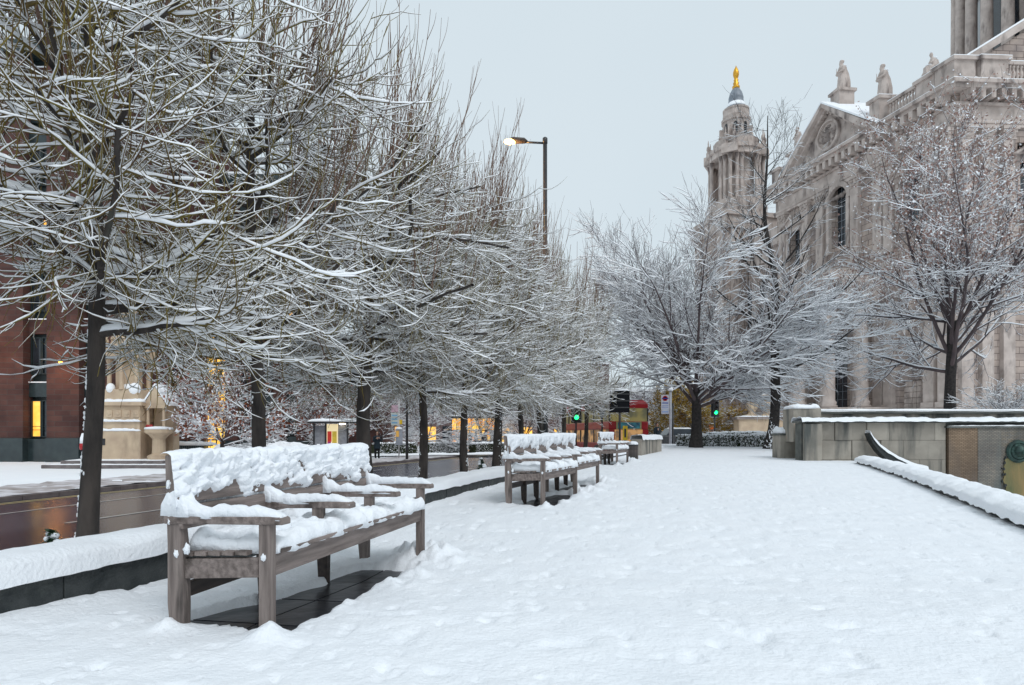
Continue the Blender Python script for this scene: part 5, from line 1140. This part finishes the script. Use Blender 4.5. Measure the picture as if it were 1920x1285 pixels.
# ------------------------------------------------------------------ bus
bu = empty('double_decker_bus', 'red double-decker bus half hidden behind the black road sign and lime crowns', 'bus', (*pxp(1142, 38.5), -.6), rz=0)
ang = math.atan2(10.2, -1.9)                            # its long side runs away from the camera
bu.rotation_euler = (0, 0, ang - math.pi / 2)
BL_, BWd, BH = 10.6, 2.5, 4.35
def bz(z): return z
mb = MB()
def rr(z, ins): return [(0 + ins, 0 + ins), (BWd - ins, 0 + ins), (BWd - ins, BL_ - ins), (0 + ins, BL_ - ins)]
for z0, z1, i0 in ((.35, 1.15, 0), (1.95, 2.45, 0), (3.25, 3.55, 0)): mb.bx(i0, BWd - i0, i0, BL_ - i0, z0, z1)
bd = mb.build('body', M_RED, bu, bevel=.06); MB().add([(.0, 0, 3.55), (BWd, 0, 3.55), (BWd, BL_, 3.55), (0, BL_, 3.55), (.22, .25, 3.78), (BWd - .22, .25, 3.78), (BWd - .22, BL_ - .25, 3.78), (.22, BL_ - .25, 3.78)], BF).build('roof', M_RED, bu, bevel=.08)
s = MB(); snow_pad(s, (BWd / 2, BL_ / 2, 3.782), (BWd / 2 - .2, 0, 0), (0, BL_ / 2 - .2, 0), .1, 20, 12, .3, 3); s.build('snow_cover', M_SNOWF, bu, smooth=True)
M_BW = emis('lit_bus_interior', (.45, .38, .14), .28, (.10, .11, .10), 1.8); M_BW2 = emis('lit_bus_saloon', (.9, .5, .2), .42, (.06, .06, .08), 2.4)
for z0, z1, m in ((1.15, 1.95, M_BW2), (2.45, 3.25, M_BW)):
    MB().bx(.06, BWd - .06, .06, BL_ - .06, z0 + .002, z1 - .002).build('saloon', m, bu)
    for k in range(8):
        y = .0 + k * (BL_ - .12) / 7; MB().bx(0, .055, y, y + .12, z0 + .003, z1 - .003).build('window_pillar', M_METAL, bu); MB().bx(BWd - .055, BWd, y, y + .12, z0 + .003, z1 - .003).build('window_pillar', M_METAL, bu)
for x0, x1 in ((.0, .35), (2.15, 2.5)): MB().bx(x0 + .003, x1 - .003, -.01, .055, 1.153, 1.947).build('rear_panel', M_RED, bu)
ad_ = MB().bx(.45, 2.05, -.03, -.003, 1.97, 2.42).build('advert_frame', mat('advert_frame', (.45, .42, .2), rough=.5), bu); MB().bx(.55, 1.95, -.045, -.032, 2.02, 2.38).build('advert', mat('advert_print', (.04, .10, .16), (.10, .40, .45), sc=3, rough=.4), ad_)
for y in (2.2, 8.2):
    for x in (.0, BWd): 
        o = MB().lathe((0, 0, 0), [(.0, -.14), (.48, -.14), (.5, -.1), (.5, .1), (.48, .14), (0, .14)], 18).build('wheel', M_METAL, bu); o.location = (x, y, .5); o.rotation_euler = (0, R(90), 0)
MB().bx(.15, .45, -.02, -.003, .75, .9).build('tail_light', emis('tail_light', (1, .05, .02), 1.5), bu); MB().bx(2.05, 2.35, -.02, -.003, .75, .9).build('tail_light', MATS['tail_light'], bu)
# yellow-black hazard plate beside it, dark taxi at the crossing
yb = empty('hazard_bollard', 'small yellow plate on a post in front of the lower deck of the bus', 'bollard', (*pxp(1172, 33), -.6)); MB().tube([(0, 0, 0), (0, 0, 1.5)], .04, 8).build('post', M_METAL, yb); MB().bx(-.12, .12, -.05, -.02, 1.35, 2.1).build('plate', mat('yellow_plate', (.75, .5, .03), rough=.5), yb); MB().bx(-.05, .05, -.056, -.051, 1.5, 1.95).build('marking', M_METAL, yb)
def car(label, loc, rz, m):
    e = empty('parked_car', label, 'car', loc, rz, 'dark vehicles at the crossing')
    MB().prism([(-2.2, .3), (2.2, .3), (2.25, .75), (1.5, .95), (-2.1, .98), (-2.25, .7)], -.85, .85).build('body', m, e, bevel=.08); MB().prism([(-1.9, .98), (1.2, .96), (.5, 1.5), (-1.4, 1.55)], -.76, .76).build('cabin', M_GLASS, e, bevel=.06)
    s = MB(); snow_pad(s, (-.45, 0, 1.53), (.95, 0, 0), (0, .7, 0), .08, 10, 8, .3, 3); s.build('snow_cover', M_SNOWF, e, smooth=True)
    for x in (-1.4, 1.4):
        for y in (-.82, .82): o = MB().lathe((0, 0, 0), [(0, -.1), (.32, -.1), (.32, .1), (0, .1)], 16).build('wheel', M_METAL, e); o.location = (x, y, .32); o.rotation_euler = (R(90), 0, 0)
    return e
car('dark car waiting behind the trunk of the spreading tree', (*pxp(1283, 53), .0), R(10), M_METAL)
# dark gate with orange light behind, right of the right traffic light
ga = empty('work_site_gate', 'dark hoarding gates with an orange glow behind the right traffic light', 'gate', (*pxp(1362, 58), 0))
for i, (a, b) in enumerate(((-1.6, -.4), (-.35, .9), (.95, 1.4))): MB().bx(a, b, 0, .1, .2, 2.0).build('gate_leaf', mat('blue_black_paint', (.02, .035, .05), rough=.5), ga)
for k in range(9): MB().bx(-1.55 + k * .125, -1.49 + k * .125, -.03, -.003, 1.2, 1.9).build('orange_bar', emis('orange_bar', (1, .22, .03), .45), ga)
s = MB(); snow_pad(s, (-.1, .05, 2.0), (1.5, 0, 0), (0, .08, 0), .06, 14, 4, .3, 2); s.build('snow_cover', M_SNOWF, ga, smooth=True)
MB().bx(-2.5, -1.9, .3, .6, .2, 1.0).build('stone_base', M_SAND, ga)  # plain sandstone block left of the gate leaves
# ================================================================== ACROSS THE ROAD
# brick office: piers and recessed bays, set out from a left end
def brick_block(label, origin, rz, bays, H, z0, lit, plinth=1.35, depth=10):
    e = empty('brick_building', label, 'building', origin, rz); x = 0
    for (kind, w_) in bays:
        if kind == 'pier':
            MB().bx(x, x + w_, 0, depth, z0 + plinth, H).build('pier', M_BRICK, e); MB().bx(x - .02, x + w_ + .02, -.06, depth, z0, z0 + plinth - .003).build('plinth', M_GRAN, e)
        else:
            MB().bx(x, x + w_, .75, depth, z0, H).build('recess', M_FRAME if kind == 'bay' else M_BRICK, e); MB().bx(x, x + w_, .35, .745, z0, z0 + 1.3).build('plinth', M_GRAN, e)
            zf = z0 + 1.45; fl_ = 0
            while zf + 2.3 < H:
                g = M_WARM if (kind, fl_) in lit or (x // 1, fl_) in lit else M_GLASS
                nw = max(1, int(w_ / .6))
                for k in range(nw):
                    a = x + .12 + k * (w_ - .1) / nw; b = a + (w_ - .1) / nw - .14
                    wn_ = MB().bx(a, b, .60, .66, zf, zf + 2.0).build('window', g if (k + fl_) % 2 == 0 or g is M_GLASS else M_GLASS, e)
                    MB().bx(a - .06, a, .5, .70, zf - .05, zf + 2.05).bx(b, b + .06, .5, .70, zf - .05, zf + 2.05).bx(a, b, .5, .70, zf + 2.0, zf + 2.06).bx(a, b, .5, .70, zf - .06, zf).bx(a, b, .54, .59, zf + .35, zf + .38).bx(a, b, .54, .59, zf + .55, zf + .58).build('frame', M_FRAME, wn_)
                MB().bx(x, x + w_, .45, .742, zf + 2.25, zf + 3.05).build('spandrel', M_BRICK if fl_ % 2 else M_GRAN, e)
                s = MB().bx(x, x + w_, .40, .60, zf + 3.055, zf + 3.12); s.build('snow_cover', M_SNOWF, e); zf += 3.6; fl_ += 1
        x += w_
    MB().bx(-.3, x + .3, -.35, depth, H + .002, H + .7).build('cornice', M_GRAN, e); MB().bx(-.3, x + .3, -.35, depth, H + .705, H + .85).build('snow_cover', M_SNOWF, e)
    return e
ba = brick_block('dark red brick office block with green window bays at the far left, across the road', (-43.8, 36.4, 0), R(-1), [('bay', 2.0), ('pier', 3.4), ('bay', 1.5), ('pier', 3.4), ('bay', 1.5), ('pier', 4.4), ('bay', 1.35), ('pier', 1.85), ('bay', 1.3), ('pier', .6)], 22.5, -.5, {(16.0, 0), (10.0, 5), (16.0, 5), (11.0, 5), (5.0, 5), (16.0, 3)}, depth=6)
bb = brick_block('taller brick building with close-set pilasters and one tall lit stair window', (-28.4, 47.5, 0), R(2), [('pier', .8), ('slot', .9), ('pier', 1.0), ('slot', .9), ('pier', 1.9)], 23.5, -.4, set(), 1.0)
bb2 = brick_block('brick building continuing right of the tall lit window, with narrow dark slots', (-21.2, 47.3, 0), R(2), [('pier', .9), ('slot', .8), ('pier', 1.0), ('slot', .8), ('pier', .9), ('slot', .8), ('pier', .9)], 19.5, -.4, {(2.0, 1), (0.0, 3), (4.0, 2)}, 1.0)
lw = empty('lit_stair_window', 'tall yellow lit stair window between two brick fronts, behind the first lime', 'window', (-23.0, 48.1, 0))
MB().bx(-.1, 1.75, .12, .3, -.4, 12.6).build('lit_pane', M_WARM, lw); MB().bx(-.1, 1.75, .05, .4, 12.603, 22).build('brick_head', M_BRICK, lw)
for z in np.arange(.6, 12, 1.9): MB().bx(-.1, 1.75, .0, .115, z, z + .10).build('transom', M_BRICK, lw)
for x in (-.1, .75, 1.62): MB().bx(x, x + .09, -.02, -.003, -.4, 12.6).build('mullion', M_FRAME, lw)
# lamp glow on the brick: the wall lantern seen as an orange patch
for (x, y, z, en) in ((-24.9, 35.3, 4.9, 60), (-29.3, 35.2, 5.5, 60)):
    wl = empty('wall_lantern', 'orange wall lantern glowing on the brick pier %s' % ('left of the first lime trunk' if x > -26 else 'at the left picture edge'), 'lamp', (x, y, z))
    MB().lathe((0, 0, 0), [(.05, 0), (.09, .05), (.10, .2), (.03, .28)], 16).build('glass', emis('lantern_orange', (1, .35, .04), 6), wl, smooth=True); MB().beam((0, 0, .42), (0, 1.2, .5), .05, .05).build('bracket', M_METAL, wl)
    p_ = bpy.data.lights.new('wall_lantern_light', 'POINT'); p_.energy = en; p_.color = (1, .42, .1); p_.shadow_soft_size = .15; po = bpy.data.objects.new('wall_lantern_light', p_); COL.objects.link(po); po.parent = wl; po.location = (0, -.3, .1)
sg = tag(MB().bx(-.55, .55, -.03, 0, -.11, .11).build('street_name_plate', mat('white_plate', (.72, .72, .74), rough=.5), loc=(-28.6, 36.2, 2.25)), 'white rectangular street name plate on the brick at the left edge', 'sign')
MB().bx(-.42, .46, -.036, -.031, -.03, .035).build('lettering', mat('plate_print', (.12, .12, .14), rough=.6), sg)
sg = tag(MB().bx(-.25, .25, -.03, 0, -.2, .2).build('wall_plaque', MATS['white_plate'], loc=(-24.85, 36.15, 2.2)), 'small square white plaque on the brick pier left of the first lime trunk', 'sign')
mb = MB().bx(-.17, -.03, -.036, -.031, -.13, .13).bx(.03, .17, -.036, -.031, -.13, .02).bx(.0, .1, -.036, -.031, .05, .14); mb.build('emblem', MATS['plate_print'], sg)
# low house with white window and garage
hs = empty('brick_house', 'low red brick house with white windows and pale garage door left of the bus shelter', 'building', (*pxp(524, 56), -.4))
MB().bx(0, 9, 0, 6, 0, 9).build('wall', M_BRICK, hs)
for (x0, x1, z0, z1) in ((.1, 1.2, 2.0, 3.2), (2.4, 3.5, 4.6, 6.0), (5, 6, 4.6, 6.0), (.2, 1.2, 4.6, 6.0)):
    o = MB().bx(x0, x1, -.08, -.003, z0, z1).build('window', M_GLASS, hs)
    mb = MB().bx(x0 - .1, x1 + .1, -.13, -.083, z0 - .16, z0).bx(x0 - .08, x0 + .04, -.13, -.083, z0, z1).bx(x1 - .04, x1 + .08, -.13, -.083, z0, z1).bx(x0, x1, -.13, -.083, z1 - .08, z1)
    for k in (1, 2, 3): mb.bx(x0 + (x1 - x0) * k / 4 - .03, x0 + (x1 - x0) * k / 4 + .03, -.12, -.083, z0, z1)
    mb.build('frame', mat('white_joinery', (.72, .72, .72), rough=.5), o)
MB().bx(.9, 2.1, -.06, -.003, 0, 1.65).build('garage_door', mat('pale_door', (.42, .38, .36), rough=.6), hs); MB().bx(2.15, 4.2, -.7, -.06, 0, 1.8).build('lean_to', mat('slate_panel', (.045, .06, .075), rough=.5), hs); MB().bx(2.1, 4.3, -.75, -.06, 1.803, 1.98).build('snow_cover', M_SNOWF, hs)
MB().bx(-.2, 9.2, -.3, 6.2, 9.003, 9.25).build('roof', M_SNOWF, hs); MB().ball((.35, -.2, 1.0), (.12, .1, .12)).build('wall_light', emis('wall_light', (1, .75, .35), 4), hs)
# far buildings closing the street
def far_house(label, px, D, w_, H, m, rz=0, wins=True):
    e = empty('office_building', label, 'building', (*pxp(px, D), -.5), rz, 'buildings closing the street beyond the trees'); MB().bx(0, w_, 0, 10, 0, H).build('wall', m, e)
    MB().bx(-.2, w_ + .2, -.3, 10, H + .003, H + .35).build('snow_cover', M_SNOWF, e)
    p = None
    for k in range(int(w_ / 2.6)):
        for f in range(int(H / 3.4)):
            q = (.9 + k * 2.6, 0, .9 + f * 3.4)
            if f == 0 and k % 2 == 0:
                MB().bx(q[0] - .2, q[0] + 1.7, -.06, -.003, .3, 2.6).build('added_lit_front', M_WARM, e); continue  # glowing fronts added for more amber light down the street
            if p is None: p = MB().bx(0, 1.3, -.06, -.003, 0, 1.8).build('window', M_GLASS, e); p.location = q; ms = MB().bx(-.1, 1.4, -.12, -.063, -.15, 0).build('sill', M_STONE_P, p)
            else: r_ = piece(p, e, q); piece(ms, r_)
    return e
M_FAR1 = mat('mauve_brick', (.20, .14, .135), (.13, .09, .09), sc=2, rough=.85); M_FAR2 = mat('grey_render', (.28, .27, .29), (.2, .19, .21), sc=1, rough=.8)
far_house('mauve brick building far behind the bus stop and standing person', 640, 88, 16, 11, M_FAR1); far_house('grey rendered building far behind the kiosk', 800, 100, 18, 9, M_FAR2); far_house('brown building far behind the seventh and eighth limes', 965, 95, 14, 12, M_FAR1); far_house('far building behind the red bus', 1120, 110, 14, 9, M_FAR2)
# lit kiosk
ki = empty('lit_kiosk', 'glass cafe kiosk glowing orange between the fifth and sixth limes', 'kiosk', (*pxp(846, 60), -.5))
MB().bx(0, 4.3, .5, 3.5, .2, 3.05).build('lit_interior', M_ORANGE, ki); MB().bx(-.2, 4.6, -.1, 3.7, 3.053, 3.25).build('roof', M_METAL, ki); s = MB(); snow_pad(s, (2.2, 1.8, 3.26), (2.4, 0, 0), (0, 1.9, 0), .15, 16, 10, .4, 3); s.build('snow_cover', M_SNOWF, ki, smooth=True)
for k in range(10): MB().bx(k * .47, k * .47 + .06, .35, .42, .2, 3.05).build('mullion', M_METAL, ki)
MB().bx(0, 4.3, .34, .345, 1.9, 2.0).build('transom', M_METAL, ki); MB().bx(2.0, 4.3, .2, .34, .2, 1.0).build('counter', M_METAL, ki)
rn = random.Random(8)
for k in range(5): MB().lathe((.9 + k * .75 + rn.uniform(-.1, .1), .1, .2), [(.16, 0), (.2, .8), (.16, 1.3), (.1, 1.35), (.12, 1.55), (.05, 1.7)], 8).build('hanging_display', M_METAL, ki)
# gothic drinking fountain monument
mo = empty('stone_monument', 'sandstone Gothic fountain monument with snowy ledges on two steps across the road', 'monument', (*pxp(243, 31), -.5))
def mbx(nm, *a, m=M_SAND, bevel=.02): return MB().bx(*a).build(nm, m, mo, bevel=bevel)
mbx('step', -2.9, 2.9, -1.9, 2.4, 0, .16, m=M_KERB); mbx('step', -2.3, 2.4, -1.5, 2.2, .163, .34, m=M_KERB)
for (a, b, c, d, z) in ((-2.9, 2.9, -1.9, 2.4, .163), (-2.3, 2.4, -1.5, 2.2, .343)):
    s = MB(); snow_pad(s, ((a + b) / 2, (c + d) / 2, z - .002), ((b - a) / 2 - .03, 0, 0), (0, (d - c) / 2 - .05, 0), .055, 30, 14, .4, 3); s.build('snow_cover', M_SNOWF, mo, smooth=True)
mbx('base', -1.15, 1.05, -.9, 1.0, .38, 1.72); mbx('base_moulding', -1.05, .95, -.8, .9, 1.722, 2.16); mbx('frieze', -1.1, 1.0, -.85, .95, 2.163, 2.9); mbx('frieze_cornice', -1.25, 1.15, -1.0, 1.05, 2.903, 3.08)
for z, e_ in ((1.722, .0), (2.163, 0.02)): 
    s = MB(); snow_pad(s, (-.05, -.84 + e_, z), (1.08, 0, 0), (0, .08, 0), .10, 24, 5, .5, 6); s.build('snow_cover', M_SNOWF, mo, smooth=True)
s = MB(); snow_pad(s, (-.05, .02, 3.08), (1.2, 0, 0), (0, 1.0, 0), .16, 24, 16, .4, 6); s.build('snow_cover', M_SNOWF, mo, smooth=True)
for k in range(5): o = MB().box((-.85 + k * .42, -.87, 2.53), (.27, .06, .34)).build('carved_panel', M_SAND, mo, bevel=.02); MB().ball((-.85 + k * .42, -.91, 2.53), (.08, .03, .08), 8, 5).build('boss', M_SAND, o)
mbx('plaque', -.98, -.60, -.93, -.905, 1.05, 1.36, m=M_METAL)
MB().prism([(1.05, 3.0), (2.05, 3.0), (1.55, 3.8)], -.6, .8).build('gabled_niche', M_SAND, mo); mbx('niche_back', 1.06, 2.0, .2, .8, .38, 2.99)
for x in (1.15, 1.9): MB().lathe((x, -.45, 1.75), [(.09, 0), (.07, .08), (.06, 1.0), (.11, 1.15), (.12, 1.25)], 8).build('colonnette', M_SAND, mo)
for sgn in (-1, 1): MB().add([(1.55, -.62, 3.86), (1.55, .82, 3.86), (1.55 + sgn * .6, .82, 2.94), (1.55 + sgn * .6, -.62, 2.94), (1.55, -.62, 3.98), (1.55, .82, 3.98), (1.55 + sgn * .6, .82, 3.06), (1.55 + sgn * .6, -.62, 3.06)], BF).build('snow_cover', M_SNOWF, mo)
mbx('arch_front', 1.05, 2.05, -.6, -.45, 2.80, 3.0)
MB().lathe((1.75, -.6, .34), [(.5, 0), (.5, .2), (.3, .3), (.28, 1.0), (.45, 1.2), (.62, 1.3), (.62, 1.45)], 14).build('basin', M_SAND, mo, smooth=False); MB().lathe((1.75, -.6, 1.795), [(.62, 0), (.6, .09), (.2, .14)], 14).build('snow_cover', M_SNOWF, mo, smooth=True)
tag(MB().ball((0, 0, 0), (.12, .1, .09)).ball((.1, 0, .04), (.07, .07, .07)).ball((-.09, 0, .03), (.07, .07, .07)).build('red_flowers', M_RED, loc=(pxp(243, 31)[0] + 1.35, 30.3, 1.42)), 'small bunch of red flowers on the basin of the stone monument', 'flowers')
mbx('upper_base', -.85, .75, -.6, .7, 3.1, 3.7)
for (x, y) in ((-.7, -.45), (.6, -.45), (-.7, .55), (.6, .55), (-.05, -.55)): MB().lathe((x, y, 3.7), [(.13, 0), (.1, .1), (.085, 1.2), (.14, 1.35), (.17, 1.5)], 8).build('colonnette', M_SAND, mo)
mbx('core', -.5, .4, -.3, .4, 3.7, 5.2); mbx('capital_band', -.95, .85, -.7, .8, 5.202, 5.5); MB().lathe((-.05, .05, 5.5), [(1.0, 0), (.75, .5), (.8, .6), (.45, 1.4), (.5, 1.5), (.2, 2.6), (.25, 2.7), (.03, 3.6)], 8).build('spire', M_SAND, mo)
for k in range(4): a_ = R(45 + 90 * k); MB().lathe((-.05 + 1.05 * math.cos(a_), .05 + .95 * math.sin(a_), 5.5), [(.14, 0), (.14, .4), (.18, .45), (.02, 1.0)], 6).build('pinnacle', M_SAND, mo)
for c_, r_ in (((.1, -.2, 3.78), (.35, .3, .22)), ((.55, -.5, 3.72), (.28, .2, .3)), ((-.6, -.5, 3.75), (.2, .2, .25))): MB().ball(c_, r_).build('snow_heap', M_SNOWF, mo, smooth=True)
# post at the monument, planter with railings, snowy bins
po = empty('hazard_post', 'slim black post with pink-red and white head just left of the first lime trunk', 'bollard', (*pxp(155, 25), -.45)); MB().tube([(0, 0, 0), (0, 0, .9)], .06, 10).build('post', M_METAL, po, smooth=True); MB().lathe((0, 0, .9), [(.09, 0), (.12, .1), (.1, .25)], 10).build('red_band', M_RED, po, smooth=True); MB().lathe((0, 0, 1.152), [(.1, 0), (.09, .2), (.03, .4)], 10).build('snow_cover', M_SNOWF, po, smooth=True)
rl = empty('railing', 'low black railing piled with snow right of the monument', 'railing', (*pxp(310, 33), -.5)); 
for k in range(22): MB().tube([(k * .11, 0, 0), (k * .11, 0, .95)], .018, 6).build('bar', M_METAL, rl)
MB().bx(-.05, 2.45, -.03, .03, .953, 1.0).build('top_rail', M_METAL, rl); s = MB(); snow_pad(s, (1.2, .1, 1.0), (1.35, 0, 0), (0, .35, 0), .17, 24, 10, .4, 3); s.build('snow_cover', M_SNOWF, rl, smooth=True)
pt = empty('planter_box', 'long dark planter box heaped with snow behind the second lime trunk', 'planter', (*pxp(400, 36), -.5)); MB().bx(0, 5.6, 0, .7, 0, .7).build('box', M_GRAN, pt); s = MB(); snow_pad(s, (2.8, .35, .7), (2.85, 0, 0), (0, .4, 0), .28, 60, 10, .8, 3, lump=2.2); s.build('snow_cover', M_SNOWF, pt, smooth=True)
# bus shelter
bsx = empty('bus_shelter', 'glass bus shelter with curved snowy roof and a lit red and yellow poster', 'bus shelter', (*pxp(581, 40), -.5)); k_ = 40 / F
SW = 110 * k_
for x in (.25, .98, 2.35, SW - .2): MB().bx(x - .05, x + .05, 0, .1, 0, 2.25).build('post', M_METAL, bsx)
MB().bx(-.0, SW, -.5, 1.0, 2.253, 2.36).build('roof', M_METAL, bsx, bevel=.04); s = MB(); snow_pad(s, (SW / 2, .25, 2.36), (SW / 2 + .03, 0, 0), (0, .78, 0), .17, 40, 12, .2, 3); s.build('snow_cover', M_SNOWF, bsx, smooth=True)
MB().bx(.3, .93, .04, .06, .25, 2.1).build('glass_pane', mat('shelter_glass', (.28, .29, .31), (.2, .2, .23), rough=.1), bsx); MB().bx(1.75, 2.3, .04, .06, .25, 2.1).build('glass_pane', MATS['shelter_glass'], bsx)
pn = MB().bx(1.08, 1.75, -.08, .03, .2, 2.2).build('poster_case', emis('poster_light', (.95, .80, .48), .7), bsx)
for (x0, x1, z0, z1, c) in ((1.12, 1.38, 1.1, 1.75, (.8, .06, .04)), (1.12, 1.34, .3, 1.098, (.45, .05, .25)), (1.42, 1.70, .9, 1.75, (.85, .6, .08)), (1.42, 1.70, .35, .897, (.8, .6, .45))): MB().bx(x0, x1, -.09, -.083, z0, z1).build('poster_print', mat('poster_%d' % int(z1 * 99 + x0 * 7), c, rough=.5), pn)
MB().bx(1.9, 2.2, -.2, .1, 2.17, 2.25).build('ceiling_light', emis('shelter_light', (1, .85, .55), 5), bsx); MB().bx(.2, 3.3, .5, .9, .42, .48).build('seat', M_METAL, bsx)
rb = empty('traffic_bollard', 'tiny red and white bollard with snow cap in front of the bus shelter', 'bollard', (*pxp(597, 37), -.48)); MB().lathe((0, 0, 0), [(.16, 0), (.16, .25), (.18, .3)], 10).build('base', M_METAL, rb); MB().lathe((0, 0, .3), [(.18, 0), (.18, .28)], 10).build('red_band', M_RED, rb); MB().lathe((0, 0, .582), [(.17, 0), (.16, .2), (.08, .4)], 10).build('snow_cover', M_SNOWF, rb, smooth=True)
# bus stop pole across the road with timetable, black posts
b2 = empty('bus_stop_pole', 'slim white bus stop pole with yellow tag and timetable case right of the standing person', 'bus stop', (*pxp(748, 42), -.5)); z_ = .5 + EYE + 62 / F * 42
MB().tube([(0, 0, 0), (0, 0, z_)], .045, 8).build('pole', mat('white_post', (.6, .58, .58), rough=.5), b2, smooth=True)
f_ = MB().bx(-.52, -.05, -.02, .02, z_ - 1.55, z_ - .75).build('flag', mat('pale_timetable', (.55, .58, .52), (.45, .50, .5), sc=5, rough=.5), b2); MB().bx(-.5, -.05, -.02, .02, z_ - .7, z_ - .25).build('pink_flag', mat('pink_flag', (.62, .42, .50), rough=.5), b2)
for k in range(3): MB().bx(-.48, -.1, -.026, -.021, z_ - 1.45 + k * .24, z_ - 1.35 + k * .24).build('printed_line', mat('print_blue', (.2, .4, .6), rough=.5), f_)
MB().bx(.03, .22, -.03, .0, z_ - 1.5, z_ - 1.2).build('yellow_tag', mat('yellow_plate', (.75, .5, .03)), b2); MB().bx(-.2, .24, -.08, .02, .85, 1.9).build('timetable_case', mat('case_grey', (.35, .37, .42), rough=.4), b2); MB().bx(-.17, .02, -.09, -.083, 1.4, 1.8).build('orange_notice', emis('orange_notice', (.9, .5, .1), .35), b2); MB().lathe((0, 0, 1.9), [(.2, 0), (.18, .1), (.05, .14)], 8).build('snow_cover', M_SNOWF, b2)
tag(MB().tube([(0, 0, 0), (0, 0, 6)], [.09, .06], 10).build('sign_post', M_METAL, loc=(*pxp(763, 40), -.5), smooth=True), 'plain thin black post right of the white bus stop pole', 'post')
hedge('hedge', 'green-brown clipped hedge with snowy top behind the standing person', pxp(700, 45), pxp(778, 47), 1.0, .85, -.45, 2600, 7, .5)
hedge('hedge', 'long snow-covered hedge across the road below the lit kiosk', pxp(798, 50), pxp(872, 52), 1.2, .8, -.45, 3500, 8, 1.6)
hedge('hedge', 'darker hedge below the kiosk, right of the fifth lime trunk', pxp(884, 52), pxp(1000, 56), 1.2, .75, -.45, 3500, 9, .7)
s = MB(); snow_pad(s, (*pxp(860, 47), -.42), (9, 4.0, 0), (-.3, .8, 0), .12, 60, 8, .6, 3, lump=1.5); tag(s.build('snow_bank', M_SNOWF, smooth=True), 'long bank of snow in front of the far hedges', 'snow bank'); bpy.data.objects['snow_bank']['kind'] = 'stuff'
# shrubs in the planting bed
def shrublet(label, px, D, s, seed):
    e = empty('small_shrub', label, 'shrub', (*pxp(px, D), -.08), group='young conifers in the planting bed'); rg = np.random.default_rng(seed)
    MB().tube([(0, 0, 0), (0, 0, s)], [.015, .004], 5).build('stem', M_DBARK, e)
    n = 420; h = rg.uniform(.08, 1, n); a_ = rg.uniform(0, 6.28, n); r = (1 - h) * .42 * s * rg.uniform(.3, 1, n); C = np.stack([r * np.cos(a_), r * np.sin(a_), h * s], -1); o_ = unit(np.stack([np.cos(a_), np.sin(a_), -.3 + 0 * a_], -1)); w_ = unit(np.cross(o_, [0, 0, 1]) + rg.normal(size=(n, 3)) * .4); L_ = rg.uniform(.03, .06, n)[:, None]
    V = np.stack([C - o_ * L_, C + w_ * L_ * .35, C + o_ * L_, C - w_ * L_ * .35], 1).reshape(-1, 3); link('leaves', npmesh('needle', V, np.arange(n * 4).reshape(-1, 4)), mat('conifer_needle', (.03, .075, .035), (.02, .04, .02), rough=.6), e, kind='stuff')
    m = MB(); rn = random.Random(seed)
    for k in range(16): hh_ = rn.uniform(.15, .95); q = rn.uniform(0, 6.28); r_ = (1 - hh_) * .36 * s; m.ball((r_ * math.cos(q), r_ * math.sin(q), hh_ * s + .02), (.05 * s + .012, .05 * s + .012, .025), 7, 4)
    m.build('snow_cover', M_SNOW, e, smooth=True, kind='stuff')
shrublet('small snowy conifer left of the first lime trunk behind the wall', 96, 4.6, .44, 1); shrublet('tiny snowy sprig just above the wall left of the first bench', 278, 5.6, .22, 2); shrublet('snow-loaded little conifer between fifth and sixth lime trunks', 903, 14.0, .62, 3)
